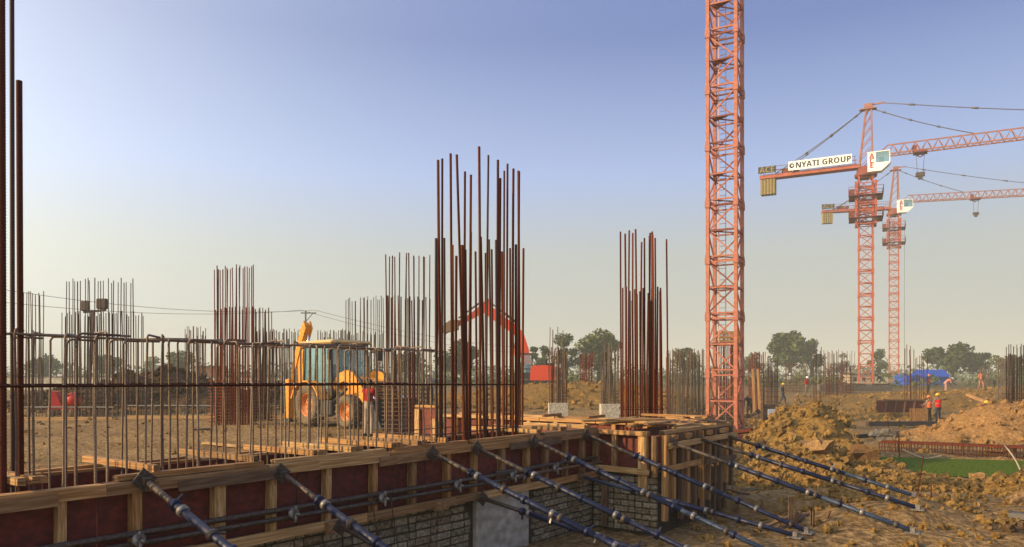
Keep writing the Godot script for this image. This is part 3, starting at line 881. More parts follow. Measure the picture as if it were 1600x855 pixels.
# bars given by where they stand in the wall line
func make_near_columns() -> void:
	var t := thing("thick_column_bars", "three very thick ribbed column bars rising out of the shuttering at the frame edge", "rebar", WP(0.0, -0.2, 0.35))
	for a in [[-12, -0.50, 4.6, 0.02], [5, -0.12, 4.5, 0.0235], [20, -0.60, 4.4, 0.0175], [33, -0.16, 0.0, 0.0205]]:
		var s: float = a[1]
		var b := WP(w_at(a[0], s), s, 0.35)
		var y: float = 0.35 + a[2]
		if a[2] == 0.0: y = EYE + (HOR - 127.0) / FOC * -b.z
		rod(t, "bar", b, Vector3(b.x + rng.randf_range(-0.012, 0.012), y, b.z + 0.01), a[3], M.rust[0] if a[0] != 20 else M.rust[3], MESH.ribbed)
	for y in [0.62, 0.8]:
		var st := ST(false)
		tube_to(st, [WP(-0.3, -0.07, y), WP(0.14, -0.07, y), WP(0.14, -0.66, y), WP(-0.3, -0.66, y)], [0.006, 0.006, 0.006, 0.006], 6)
		partw(t, "tie", fin(st), M.rust[1], Transform3D.IDENTITY)
	# the main column in the wall
	var c := thing("main_column_bars", "tall dark rusty column bars of two lengths rising from the wall shuttering", "rebar", WP(5.0, -0.2, 0.35))
	var tall := [[687, 250], [691, 248], [704, 240], [716, 242], [729, 268], [737, 274], [748, 230], [762, 242], [778, 250], [780, 278], [788, 267], [793, 256], [801, 263], [810, 267], [811, 268]]
	var low := [[679, 372], [694, 372], [706, 383], [722, 383], [735, 362], [743, 393], [754, 370], [766, 374], [768, 390], [775, 375], [784, 393], [797, 388], [804, 382], [818, 388], [683, 392], [713, 400], [759, 395], [789, 396], [727, 390]]
	var i := 0
	for l in [tall, low]:
		for a in l:
			var s: float = [-0.10, -0.78, -0.45][i % 3] + rng.randf_range(-0.03, 0.03)
			i += 1
			var b := WP(w_at(a[0], s), s, 0.35)
			var lean := rng.randf_range(-0.03, 0.03)
			if a[0] == 716: lean = -0.09
			if a[0] == 737 or a[0] == 729: lean = 0.05
			rod(c, "bar", b - Vector3(lean, 0, 0), Vector3(b.x, EYE + (HOR - a[1]) / FOC * -b.z, b.z), rng.randf_range(0.0135, 0.0175), pick(M.rust), MESH.rod[[0, 0, 1, 2][rng.randi() % 4]])
	for y in [0.50, 0.68, 0.86, 1.02]:
		var st := ST(false)
		var q := [WP(4.2, -0.06, y), WP(5.75, -0.06, y + 0.01), WP(5.75, -0.82, y), WP(4.2, -0.82, y), WP(4.2, -0.06, y)]
		tube_to(st, q, [0.006, 0.006, 0.006, 0.006, 0.006], 6)
		partw(c, "tie", fin(st), M.rust[3], Transform3D.IDENTITY)
	# the column at the box
	var e := thing("box_column_bars", "tall rusty bars in two bundles standing behind the jutting box shuttering", "rebar", WP(9.75, -0.6, 0.5))
	for a in [[971, 362], [976, 366], [982, 360], [988, 364], [996, 358], [1002, 378], [1007, 372], [1014, 364], [1017, 368], [1019, 362], [1022, 366], [1043, 374], [1025, 372], [973, 450], [979, 448], [985, 455], [992, 452], [1000, 455], [1005, 450], [1010, 458], [1020, 452], [1027, 448], [1031, 455], [1034, 450], [990, 470], [1016, 470], [997, 460]]:
		var s := -0.75 + rng.randf_range(-0.2, 0.2)
		var d := 12.6 + rng.randf_range(0.0, 0.75)
		var b := P(a[0], 600, d); b.y = 0.35
		rod(e, "bar", b + Vector3(rng.randf_range(-0.02, 0.02), 0, 0), Vector3(b.x, EYE + (HOR - a[1]) / FOC * d, b.z), rng.randf_range(0.014, 0.018), pick([M.rust[0], M.rust[2], M.rust_red[0], M.rust_red[1]]))
	for y in [0.98, 1.12]:
		var st := ST(false)
		var q := [P(968, 0, 12.55), P(1036, 0, 12.55), P(1036, 0, 13.4), P(968, 0, 13.4), P(968, 0, 12.55)]
		for k in q.size(): q[k].y = y
		tube_to(st, q, [0.006, 0.006, 0.006, 0.006, 0.006], 6)
		partw(e, "tie", fin(st), M.rust[1], Transform3D.IDENTITY)

# a free-standing cage: px0..px1 in the photograph at distance d, tiers of [top py, bars]
func cage(label: String, px0: float, px1: float, d: float, tiers: Array, mats: Array, r: float, o := {}) -> void:
	var x0 := (px0 - 800.0) / FOC * d; var x1 := (px1 - 800.0) / FOC * d
	var xm := (x0 + x1) * 0.5; var wide := x1 - x0
	var g := ground(xm, d)
	var y0: float = g.y - 0.05
	var deep: float = o.get("deep", clampf(wide * 0.7, 0.35, 1.2))
	var t := thing(o.get("name", "column_bars"), label, "rebar", g, 0.0, o.get("group", "bar cages standing about the site"))
	if o.has("ped"):
		var st0 := ST()
		bx(st0, Vector3(0, 0.2, 0), Vector3(wide * 1.08, 0.95, deep * 1.1), 0.01)
		part(t, "pedestal", fin(st0), M.white_concrete)
		y0 = g.y + 0.66
	for tier in tiers:
		var n: int = tier[1]
		var a: float = tier[2] if tier.size() > 2 else px0
		var b: float = tier[3] if tier.size() > 3 else px1
		for i in n:
			var side := i % 2
			var px := lerpf(a, b, (i + 0.5 + rng.randf_range(-0.35, 0.35)) / n)
			var dd := d + (deep * 0.5 if side else -deep * 0.5) * rng.randf_range(0.8, 1.0)
			var bp := P(px, 600, dd); bp.y = y0
			var top: float = EYE + (HOR - tier[0] + rng.randf_range(-5, 4)) / FOC * dd
			rod(t, "bar", bp + Vector3(rng.randf_range(-0.03, 0.03), 0, 0), Vector3(bp.x + rng.randf_range(-0.04, 0.04), top, bp.z), r * rng.randf_range(0.85, 1.15), pick(mats))
	var ty: float = y0 + 0.15
	while ty < y0 + o.get("ties", 0.0):
		var st := ST(false)
		var e := wide * 0.5
		var q := []
		for k in 5:
			q.append(Vector3([-e, e, e, -e, -e][k], ty - g.y, [deep, deep, -deep, -deep, deep][k] * 0.47))
		var tr := r * 0.75
		for k in 4: beam_to(st, q[k], q[k + 1], tr * 1.6)
		part(t, "tie", fin(st), mats[0])
		ty += o.get("step", 0.3)

func make_cages() -> void:
	var R1: Array = M.rust; var RR: Array = M.rust_red; var G: Array = M.grey_bar
	cage("wide cluster of bars in two heights before the red mixer", 95, 226, 32.0, [[438, 22, 100, 210], [490, 34]], [G[2], R1[1], R1[3], G[1]], 0.019, {"ties": 1.1, "deep": 1.4, "step": 0.22})
	cage("bars half hidden by the three thick bars at the frame edge", 34, 70, 33.0, [[459, 9], [520, 8]], [G[2], R1[3]], 0.018, {"ties": 0.9})
	cage("short bars standing alone above the dark spoil heap", 288, 322, 44.0, [[513, 14], [526, 12]], [RR[2], RR[1], G[2]], 0.02, {"ties": 0.8})
	cage("tall red bars beside the backhoe, tied with close stirrups below", 334, 397, 27.0, [[417, 20], [482, 22, 336, 400]], RR, 0.019, {"ties": 1.6, "step": 0.11})
	cage("shorter bars stepping down from the tall red cluster toward the backhoe", 396, 426, 29.0, [[484, 11], [515, 10]], [RR[2], G[2], R1[0]], 0.018, {"ties": 0.8})
	cage("even row of grey bars between red cluster and backhoe boom", 402, 476, 36.0, [[517, 34], [530, 14]], G, 0.02, {"ties": 0.4, "name": "wall_bars"})
	cage("long row of grey bars seen past the backhoe cab", 494, 548, 38.0, [[517, 24], [530, 10]], G, 0.02, {"name": "wall_bars"})
	cage("row of mid height bars beyond the backhoe roof", 540, 604, 34.0, [[466, 20], [520, 18]], [G[1], G[2], R1[3]], 0.017, {"ties": 0.6})
	cage("tall bar column between backhoe and main column, stirrups at its foot", 601, 671, 21.5, [[398, 15], [465, 24]], [G[2], R1[0], R1[3], RR[2]], 0.0165, {"ties": 1.5, "step": 0.12})
	cage("bars on the white pedestal close to the excavator body", 858, 886, 29.0, [[513, 5, 858, 880], [545, 18]], [G[2], RR[2], G[0]], 0.016, {"ped": true, "ties": 0.8, "step": 0.12, "deep": 0.55})
	cage("grey bars on the white pedestal next to the box column", 939, 967, 28.0, [[536, 6], [548, 18]], G, 0.016, {"ped": true, "ties": 0.6, "step": 0.12, "deep": 0.55})
	cage("small rusty bars far behind, between the two white pedestals", 906, 928, 52.0, [[554, 16]], RR, 0.022, {"ties": 2.0, "step": 0.3})
	cage("dense curtain of grey wall bars beside the crane mast", 1040, 1100, 30.0, [[548, 34], [560, 16]], G, 0.014, {"ties": 0.5, "name": "wall_bars", "deep": 0.4})
	cage("stub of bars with a yellow top behind the crane mast", 1116, 1150, 46.0, [[522, 8], [540, 8]], RR, 0.022, {"ties": 1.2})
	cage("dense rusty column bars with two yellow props beyond the mast", 1170, 1195, 58.0, [[553, 22]], RR, 0.024, {"ties": 3.4, "step": 0.35})
	cage("dark bar column beside the rusty one with yellow props", 1197, 1216, 60.0, [[560, 16]], [R1[1], R1[3]], 0.024, {"ties": 3.0, "step": 0.4})
	cage("two tall lone bars at the near corner of the far bar field", 1270, 1284, 55.0, [[546, 5]], [R1[1], R1[0]], 0.024, {})
	cage("thin grey bars topping rust at the middle of the far bar field", 1286, 1312, 72.0, [[549, 14], [568, 14]], [RR[1], RR[2], G[1]], 0.022, {"ties": 2.2})
	cage("rusty bars of the far bar field nearest the crane base", 1312, 1336, 76.0, [[552, 8], [568, 16]], [RR[1], RR[2], G[1]], 0.024, {"ties": 2.2})
	cage("sparse bars of the far bar field below the large tree", 1226, 1262, 78.0, [[566, 16]], [RR[2], G[2]], 0.022, {"ties": 1.2})
	cage("four tall uneven bars standing before the blue tarpaulin", 1413, 1450, 52.0, [[542, 5, 1413, 1430], [556, 6, 1428, 1450]], R1, 0.022, {"deep": 0.6})
	cage("faint grey bars before the trees past the tarpaulin", 1530, 1552, 88.0, [[574, 16]], G, 0.024, {"ties": 0.8})
	cage("thick rusty bar cage cut by the frame edge past the sand heap", 1572, 1606, 44.0, [[540, 12], [556, 14]], [RR[2], R1[1], R1[3]], 0.02, {"ties": 1.6, "step": 0.25})
	cage("thin grey bars peeking out beside the cage at the frame edge", 1556, 1573, 60.0, [[562, 9]], G, 0.02, {"ties": 0.6})
	# long low wall of bars with a rail, beyond the sand
	for a in [[38, 178, "low fence of short bars at the far edge of the sand below the mixer"], [200, 338, "low fence of short bars in front of the dark spoil heap"], [388, 470, "low fence of short bars between red cluster and backhoe wheel"], [610, 690, "low fence of short bars beyond the foot of the main column"]]:
		var d := 30.0
		var xm: float = ((a[0] + a[1]) * 0.5 - 800.0) / FOC * d
		var wide: float = (a[1] - a[0]) / FOC * d
		var g := ground(xm, d)
		var t := thing("low_bar_fence", a[2], "rebar", g, 0.0, "low starter bar fences across the sand")
		var n := int(wide / 0.13)
		for i in n:
			var x := -wide * 0.5 + wide * (i + rng.randf_range(0.3, 0.7)) / n
			rod(t, "bar", g + Vector3(x, -0.1, rng.randf_range(-0.06, 0.06)), g + Vector3(x + rng.randf_range(-0.02, 0.02), 0.53, 0), 0.016, pick(M.grey_bar))
		rod(t, "rail", g + Vector3(-wide * 0.5, 0.5, 0.03), g + Vector3(wide * 0.5, 0.5, 0.03), 0.026, M.galv, MESH.rod[0])
		board(t, "kerb_board", g + Vector3(-wide * 0.5, 0.04, 0.12), g + Vector3(wide * 0.5, 0.05, 0.12), Vector3.UP, 0.06, 0.14, M.wood[2])

# ---------------------------------------------------------------- props
func prop(label: String, a: Vector3, b: Vector3, plate := true) -> void:
	var t := thing("shoring_prop", label, "prop", b, 0.0, "blue adjustable props bracing the shuttering")
	var L := (b - a).length()
	var dir := (b - a) / L
	var B := along(dir)
	var k := rng.randf_range(0.16, 0.3)
	var st := ST(false)
	bar_to(st, Vector3(0, 0, 0), Vector3(0, L * (k + 0.05), 0), 0.0235, -1, 10)
	partw(t, "inner_tube", fin(st), M.dark_iron if rng.randf() < 0.6 else M.blue_worn, Transform3D(B, a))
	st = ST(false)
	bar_to(st, Vector3(0, L * k, 0), Vector3(0, L * 0.66, 0), 0.0295, -1, 12)
	partw(t, "outer_tube", fin(st), M.blue, Transform3D(B, a))
	st = ST(false)
	bar_to(st, Vector3(0, L * 0.655, 0), Vector3(0, L, 0), 0.0255, -1, 12)
	partw(t, "lower_tube", fin(st), M.blue_worn if rng.randf() < 0.45 else M.blue, Transform3D(B, a))
	var y := L * k
	var i := 0
	while y < L - 0.15:
		var c := ST(false)
		tube_to(c, [Vector3(0, -0.022, 0), Vector3(0, -0.018, 0), Vector3(0, 0.018, 0), Vector3(0, 0.022, 0)], [0.034, 0.043, 0.043, 0.034], 12)
		if i % 2 == 0:
			c.set_smooth_group(-1)
			beam_to(c, Vector3(0.03, 0, 0), Vector3(0.085, 0.012, 0.02), 0.018, 0.012)
		partw(t, "collar", fin(c), [M.blue, M.galv, M.dark_iron][i % 3], Transform3D(B.rotated(dir, rng.randf() * TAU), a + dir * y))
		y += [0.09, 0.33, 0.27, 0.38][i % 4] * rng.randf_range(0.85, 1.15)
		i += 1
	if plate:
		st = ST()
		box_to(st, Transform3D(Basis.IDENTITY.rotated(Vector3(0, 0, 1), 0.7), Vector3.ZERO), Vector3(0.13, 0.13, 0.012))
		beam_to(st, Vector3(0, 0, 0.0), Vector3(0, -0.01, 0.06), 0.05)
		partw(t, "head_plate", fin(st), M.dark_iron, Transform3D(Basis(UU, Vector3.UP, -NN) * Basis(Vector3.UP, PI), a - NN * 0.01))
		st = ST()
		bx(st, Vector3(0, 0.01, 0), Vector3(0.15, 0.012, 0.15))
		beam_to(st, Vector3(0, 0.0, 0), Vector3(0, 0.07, 0), 0.05)
		partw(t, "base_plate", fin(st), M.galv, Transform3D(Basis(UU, Vector3.UP, -NN), b - Vector3(0, 0.03, 0)))

func make_props() -> void:
	var low := func(w: float, s: float) -> Vector3:
		var q := WP(w, s, 0)
		return Vector3(q.x, height(q.x, -q.z) + 0.03, q.z)
	prop("blue prop whose head sits nearest the thick column bars", WP(0.88, 0.13, 0.90), WP(0.95, 2.6, 0.03))
	prop("blue prop bracing the shuttering next after the one by the thick bars", WP(2.06, 0.13, 0.83), WP(2.1, 2.9, -0.22))
	prop("short dark prop set low under the shuttering by its bottom rail", WP(2.66, 0.19, 0.29), WP(2.7, 2.4, -0.3))
	prop("blue prop passing across the smooth concrete pier", WP(3.92, 0.15, 0.85), low.call(3.95, 3.1))
	prop("short dark prop set low over the concrete pier", WP(4.72, 0.17, 0.28), low.call(4.7, 2.7))
	prop("blue prop headed below the main column bars", WP(4.67, 0.13, 0.85), low.call(4.75, 3.0))
	prop("blue prop braced on a wooden pad past the main column", WP(5.74, 0.16, 0.86), low.call(5.75, 3.1))
	prop("long dark blue prop set low in the shaded corner", WP(6.85, 0.17, 0.30), low.call(6.8, 3.0))
	prop("pale worn prop headed close to the inner corner of the box", WP(7.02, 0.13, 0.86), low.call(7.05, 3.05))
	prop("dark prop fixed to the near corner of the box shuttering", WP(7.57, 1.16, 0.76), low.call(7.6, 4.05))
	prop("dark prop fixed to the middle of the box shuttering", WP(8.5, 1.16, 0.75), low.call(8.55, 3.95))
	prop("slender dark prop fixed to the far end of the box shuttering", WP(9.55, 1.16, 0.73), low.call(9.55, 3.75))

# ---------------------------------------------------------------- cranes
func text_mesh(s: String, size: float, depth: float) -> TextMesh:
	var f := SystemFont.new()
	f.font_names = PackedStringArray(["Droid Sans"]); f.font_weight = 700
	var t := TextMesh.new()
	t.text = s; t.font = f; t.font_size = 32; t.pixel_size = size / 32.0 * 1.36; t.depth = depth
	t.curve_step = 2.0
	return t

# one mast section of width w and height h, base at y = 0
func mast_frame(w: float, h: float, leg: float, flip: bool, all: bool) -> Array:
	var e := w * 0.5
	var legs := ST()
	var c := [Vector3(-e, 0, e), Vector3(e, 0, e), Vector3(e, 0, -e), Vector3(-e, 0, -e)]
	for p in c:
		bx(legs, p + Vector3(0, h * 0.5, 0), Vector3(leg, h, leg))
		bx(legs, p + Vector3(0, h - leg * 0.55, 0), Vector3(leg * 1.45, leg * 2.0, leg * 1.45))
		bx(legs, p + Vector3(0, leg * 0.7, 0), Vector3(leg * 1.3, leg * 1.2, leg * 1.3))
	var braces := []
	var b := leg * 0.44
	for k in 4:
		var p: Vector3 = c[k]; var q: Vector3 = c[(k + 1) % 4]
		for y in [0.05, 0.5, 0.955]: braces.append([p + Vector3(0, h * y, 0), q + Vector3(0, h * y, 0), b])
		var f := flip == (k % 2 == 0)
		for j in 2:
			var lo := Vector3(0, h * (0.05 + 0.45 * j), 0); var hi := Vector3(0, h * (0.5 + 0.455 * j), 0)
			if f == (j == 0): braces.append([p + lo, q + hi, b * 0.9])
			else: braces.append([q + lo, p + hi, b * 0.9])
	for y in [0.06, 0.505]: braces.append([c[0] + Vector3(0, h * y, 0), c[2] + Vector3(0, h * y, 0), b * 0.8])
	if all:
		for r in braces: beam_to(legs, r[0], r[1], r[2])
		return [fin(legs), []]
	return [fin(legs), braces]

func make_near_crane() -> void:
	var d := 39.0
	var x := (1133.0 - 800.0) / FOC * d
	var y0 := -1.15
	var t := thing("tower_crane_mast", "tall salmon red lattice crane mast running out of the top of the picture", "crane", Vector3(x, y0, -d), deg_to_rad(-29.0))
	var h := 2.9; var w := 1.42
	var unit := MESH.box as Mesh
	for i in 9:
		var y := 0.15 + i * h
		var m := mast_frame(w, h, 0.17, i % 2 == 0, false)
		var s := part(t, "mast_section", m[0], M.crane, Transform3D(Basis.IDENTITY, Vector3(0, y, 0)))
		for r in m[1]:
			var B := along(r[1] - r[0])
			part(s, "brace", unit, M.crane if rng.randf() < 0.7 else M.crane_dark, Transform3D(Basis(B.x * r[2], r[1] - r[0], B.z * r[2]), (r[0] + r[1]) * 0.5))
		# ladder inside the section
		var st := ST()
		for k in 2: beam_to(st, Vector3(-0.3 + 0.36 * k, 0, 0.1), Vector3(-0.3 + 0.36 * k, h, 0.1), 0.035)
		for k in 10: beam_to(st, Vector3(-0.3, 0.15 + 0.29 * k, 0.1), Vector3(0.06, 0.15 + 0.29 * k, 0.1), 0.028)
		part(s, "ladder", fin(st), M.ladder)
		# rest platform
		st = ST()
		prism_to(st, poly2([-0.6, -0.6, 0.6, -0.6, -0.6, 0.25]), 0, 0.03, Transform3D(Basis(Vector3(1, 0, 0), -PI / 2), Vector3(0, h * 0.5 + 0.06, 0)))
		part(s, "platform", fin(st), M.crane_dark)
	var st := ST()
	bx(st, Vector3(0, -0.25, 0), Vector3(2.4, 0.8, 2.4), 0.03)
	part(t, "footing", fin(st), M.grey_concrete)

func make_far_crane(label: String, px: float, d: float, ring: float, top: float, jib_turn: float, mast_turn: float, banner: bool) -> void:
	var x := (px - 800.0) / FOC * d
	var g := ground(x, d)
	var t := thing("tower_crane", label, "crane", g, 0.0, "tower cranes with slewing jibs")
	var yr := EYE + (HOR - ring) / FOC * d - g.y        # slewing ring
	var yt := EYE + (HOR - top) / FOC * d - g.y         # head
	var h := 2.9; var w := 1.55
	var mt := Basis(Vector3.UP, mast_turn)
	var n := int(ceil(yr / h))
	var off := yr - n * h
	var a := mast_frame(w, h, 0.2, true, true)
	var b := mast_frame(w, h, 0.2, false, true)
	for i in n: part(t, "mast_section", a[0] if i % 2 else b[0], M.crane_far, Transform3D(mt, Vector3(0, off + i * h, 0)))
	var st := ST()
	bx(st, Vector3(0, 0.0, 0), Vector3(4.5, 0.8, 4.5))
	part(t, "footing", fin(st), M.grey_concrete, Transform3D(mt, Vector3(0, -0.1, 0)))
	# climbing cage with two platforms
	var cg := mast_frame(w + 0.62, 2.6, 0.22, true, true)
	for i in 2: part(t, "climbing_cage", cg[0], M.crane_far, Transform3D(mt, Vector3(0, yr - 1.0 - 2.6 * (i + 1) + 0.2, 0)))
	for yy in [yr - 2.5, yr - 5.2]:
		st = ST()
		var e := 1.9
		for k in 4:
			var r := Basis(Vector3.UP, PI * 0.5 * k)
			box_to(st, Transform3D(r, r * Vector3(0, 0, 1.5)), Vector3(2 * e, 0.07, 0.75))
			for j in 5: beam_to(st, r * Vector3(-e + j * e * 0.5, 0, e), r * Vector3(-e + j * e * 0.5, 1.0, e), 0.05)
			for j in 2: beam_to(st, r * Vector3(-e, 0.5 + 0.5 * j, e), r * Vector3(e, 0.5 + 0.5 * j, e), 0.05)
		bx(st, Vector3(-1.6, 0.5, 0.8), Vector3(0.7, 0.8, 0.8))
		part(t, "platform", fin(st), M.crane_dark, Transform3D(mt, Vector3(0, yy, 0)))
	var J := Transform3D(Basis(Vector3.UP, jib_turn), Vector3(0, yr, 0))
	# slewing unit
	st = ST(false)
	lathe_to(st, [[0.0, 0.0], [1.25, 0.0], [1.3, 0.35], [1.05, 0.55], [1.0, 1.2], [0.8, 1.25], [0.0, 1.25]], 18)
	part(t, "slewing_ring", fin(st), M.crane_dark, J)
	st = ST()
	for k in 4:
		var c := Vector3([-0.75, 0.75, 0.75, -0.75][k], 1.1, [0.7, 0.7, -0.7, -0.7][k])
		beam_to(st, c, Vector3(c.x * 0.35 + 0.35, yt - yr, c.z * 0.3), 0.17)
	var hh := yt - yr
	for i in 6:
		var f0 := i / 6.0; var f1 := (i + 1) / 6.0
		for s in [-1, 1]:
			var l0 := Vector3(lerpf(-0.75, 0.09, f0), lerpf(1.1, hh, f0), lerpf(0.7, 0.21, f0) * s)
			var r1 := Vector3(lerpf(0.75, 0.61, f1), lerpf(1.1, hh, f1), lerpf(0.7, 0.21, f1) * s)
			beam_to(st, l0, r1, 0.08)
			beam_to(st, l0, l0 * Vector3(1, 1, -1), 0.07)
	bx(st, Vector3(0.25, hh - 0.5, 0), Vector3(1.9, 0.12, 0.9))
	bx(st, Vector3(0.3, hh - 0.1, 0), Vector3(0.9, 0.5, 0.6))
	beam_to(st, Vector3(0.3, hh, 0), Vector3(2.1, hh + 0.05, 0), 0.16)
	part(t, "head_frame", fin(st), M.jib, J)
	# jib: triangular lattice
	var y0 := 2.4; var y1 := 3.6; var LJ := 42.0
	for k in 7:
		st = ST()
		var p0 := 1.2 + k * 6.0; var p1 := p0 + 6.0
		for s in [-1, 1]: beam_to(st, Vector3(p0, y0, 0.6 * s), Vector3(p1, y0, 0.6 * s), 0.13)
		beam_to(st, Vector3(p0 + (1.2 if k == 0 else 0.0), y1, 0), Vector3(p1, y1, 0), 0.14)
		for i in 5:
			var u := p0 + i * 1.2
			for s in [-1, 1]:
				beam_to(st, Vector3(u, y0, 0.6 * s), Vector3(u + 0.6, y1, 0) if not (k == 0 and i == 0) else Vector3(u + 1.2, y1, 0), 0.075)
				if not (k == 0 and i == 0): beam_to(st, Vector3(u + 0.6, y1, 0), Vector3(u + 1.2, y0, 0.6 * s), 0.075)
			beam_to(st, Vector3(u, y0, -0.6), Vector3(u + 1.2, y0, 0.6), 0.06)
		part(t, "jib_section", fin(st), M.jib, J)
	# counter jib, ballast, winch, banner
	st = ST()
	for s in [-1, 1]: bx(st, Vector3(-6.6, 1.35, 0.62 * s), Vector3(11.8, 0.42, 0.16))
	bx(st, Vector3(-6.6, 1.3, 0), Vector3(11.8, 0.06, 1.2))
	for i in 7: bx(st, Vector3(-1.2 - i * 1.8, 1.35, 0), Vector3(0.12, 0.3, 1.3))
	part(t, "counter_jib", fin(st), M.crane_far, J)
	st = ST()
	for i in 7: beam_to(st, Vector3(-1.2 - i * 1.85, 1.5, 0.95), Vector3(-1.2 - i * 1.85, 2.5, 0.95), 0.05)
	for yy in [2.05, 2.5]: beam_to(st, Vector3(-1.0, yy, 0.95), Vector3(-12.4, yy, 0.95), 0.05)
	for i in 7: beam_to(st, Vector3(-1.2 - i * 1.85, 1.5, -0.95), Vector3(-1.2 - i * 1.85, 2.5, -0.95), 0.05)
	for yy in [2.05, 2.5]: beam_to(st, Vector3(-1.0, yy, -0.95), Vector3(-12.4, yy, -0.95), 0.05)
	part(t, "railing", fin(st), M.crane_dark, J)
	for i in 5:
		st = ST()
		bx(st, Vector3(-10.75 - i * 0.38, 0.15, 0), Vector3(0.32, 2.1, 1.1), 0.03)
		part(t, "ballast_block", fin(st), M.ballast, J)
	st = ST()
	bx(st, Vector3(-9.2, 1.9, 0), Vector3(1.2, 0.7, 0.8), 0.05)
	tube_to(st, [Vector3(-8.1, 1.9, -0.5), Vector3(-8.1, 1.9, 0.5)], [0.35, 0.35], 10)
	part(t, "winch", fin(st), M.crane_dark, J)
	var sg := part(t, "end_sign", MESH.box, M.black, J * Transform3D(Basis.IDENTITY.scaled(Vector3(2.2, 0.85, 0.06)), Vector3(-11.5, 2.15, 1.06)))
	var L1 := part(sg, "lettering", text_mesh("ACE", 0.75, 0.02), M.ballast)
	L1.transform = Transform3D(Basis.IDENTITY.scaled(Vector3(1 / 2.2, 1 / 0.85, 1 / 0.06)), Vector3(0, 0, 0.75))
	if banner:
		var bn := part(t, "banner", MESH.box, M.white, J * Transform3D(Basis(Vector3(0, 0, 1), 0.0).scaled(Vector3(7.4, 1.15, 0.06)), Vector3(-5.2, 2.25, 1.06)))
		var L := part(bn, "lettering", text_mesh("NYATI GROUP", 0.72, 0.02), M.black)
		L.transform = Transform3D(Basis.IDENTITY.scaled(Vector3(1 / 7.4, 1 / 1.15, 1 / 0.06)), Vector3(0.05, 0, 0.8))
		st = ST(false)
		tube_to(st, [Vector3(0, 0, 0), Vector3(0, 0.02, 0)], [0.3, 0.3], 16)
		var lg := part(bn, "emblem", fin(st), M.black)
		lg.transform = Transform3D(Basis.IDENTITY.scaled(Vector3(1 / 7.4, 1 / 1.15, 1 / 0.06)) * Basis(Vector3(1, 0, 0), PI / 2), Vector3(-0.445, 0.02, 0.75))
		st = ST(false)
		tube_to(st, [Vector3(0.08, 0.02, 0.02), Vector3(0.08, 0.035, 0.02)], [0.14, 0.14], 12)
		var lg2 := part(bn, "emblem_cutout", fin(st), M.white)
		lg2.transform = lg.transform
	# cab
	st = ST()
	var cz := 1.55
	prism_to(st, poly2([0.0, -0.9, 1.5, -0.9, 2.4, -0.1, 2.5, 0.1, 0.9, 0.1, 0.9, 1.35, 0.0, 1.35]), cz - 0.6, cz + 0.6)
	bx(st, Vector3(1.2, 1.4, cz), Vector3(2.5, 0.1, 1.3))
	bx(st, Vector3(2.4, 0.7, cz + 0.56), Vector3(0.08, 1.3, 0.08)); bx(st, Vector3(2.4, 0.7, cz - 0.56), Vector3(0.08, 1.3, 0.08))
	var cab := part(t, "operator_cab", fin(st), M.white, J * Transform3D(Basis.IDENTITY, Vector3(0.3, 1.0, 0)))
	st = ST()
	bx(st, Vector3(1.65, 0.72, cz + 0.56), Vector3(1.44, 1.2, 0.03)); bx(st, Vector3(1.65, 0.72, cz - 0.56), Vector3(1.44, 1.2, 0.03)); bx(st, Vector3(2.42, 0.72, cz), Vector3(0.03, 1.2, 1.05))
	part(cab, "window", fin(st), M.glass)
	st = ST()
	bx(st, Vector3(1.5, 0.35, cz), Vector3(0.5, 0.9, 0.5), 0.05)
	part(cab, "seat", fin(st), M.seat)
	for i in 3:
		var L2 := part(cab, "lettering", text_mesh("ACE"[i], 0.62, 0.02), M.red_ink)
		L2.transform = Transform3D(Basis.IDENTITY, Vector3(0.45, 0.92 - 0.55 * i, cz + 0.62))
	# pendants and ropes
	for q in [[Vector3(0.2, hh - 0.2, 0), Vector3(-10.6, 1.6, 0.55)], [Vector3(0.2, hh - 0.2, 0), Vector3(-10.6, 1.6, -0.55)], [Vector3(2.0, hh, 0), Vector3(27.0, y1, 0)], [Vector3(0.7, hh - 0.5, 0), Vector3(11.6, y1, 0)]]:
		st = ST(false)
		var pts := []; var rad := []
		for i in 9:
			var f := i / 8.0
			pts.append(q[0].lerp(q[1], f) - Vector3(0, 0.25 * sin(f * PI), 0)); rad.append(0.055)
		tube_to(st, pts, rad, 6)
		for f in [0.12, 0.38, 0.65]: tube_to(st, [q[0].lerp(q[1], f - 0.014) - Vector3(0, 0.25 * sin(f * PI), 0), q[0].lerp(q[1], f + 0.014) - Vector3(0, 0.25 * sin(f * PI), 0)], [0.12, 0.12], 6)
		part(t, "pendant", fin(st), M.cable, J)
	# trolley and hook block
	var tx := 5.9 if banner else 13.5
	st = ST()
	bx(st, Vector3(tx, y0 - 0.15, 0), Vector3(1.5, 0.25, 1.5)); bx(st, Vector3(tx - 0.6, y0 + 0.4, 0), Vector3(0.5, 0.7, 0.5))
	for k in 4: beam_to(st, Vector3(tx - 0.6 + 1.2 * (k % 2), y0 - 0.2, 0.5 - (k / 2)), Vector3(tx, y0 - 0.75, 0), 0.07)
	part(t, "trolley", fin(st), M.crane_dark, J)
	st = ST(false)
	for k in 2: tube_to(st, [Vector3(tx - 0.45 + 0.9 * k, y0 - 0.2, 0), Vector3(tx - 0.3 + 0.6 * k, y0 - 2.6, 0)], [0.03, 0.03], 5)
	part(t, "hoist_rope", fin(st), M.cable, J)
	st = ST()
	bx(st, Vector3(tx, y0 - 2.8, 0), Vector3(1.0, 0.55, 0.35), 0.08); bx(st, Vector3(tx, y0 - 3.2, 0), Vector3(0.5, 0.4, 0.25), 0.06)
	part(t, "hook_block", fin(st), M.dark_iron, J)
	if not banner:
		st = ST(false)
		tube_to(st, [Vector3(1.5, -1.0, 1.2), Vector3(1.5, -yr + 0.5, 1.2)], [0.03, 0.03], 5)
		part(t, "power_cable", fin(st), M.cable, J)

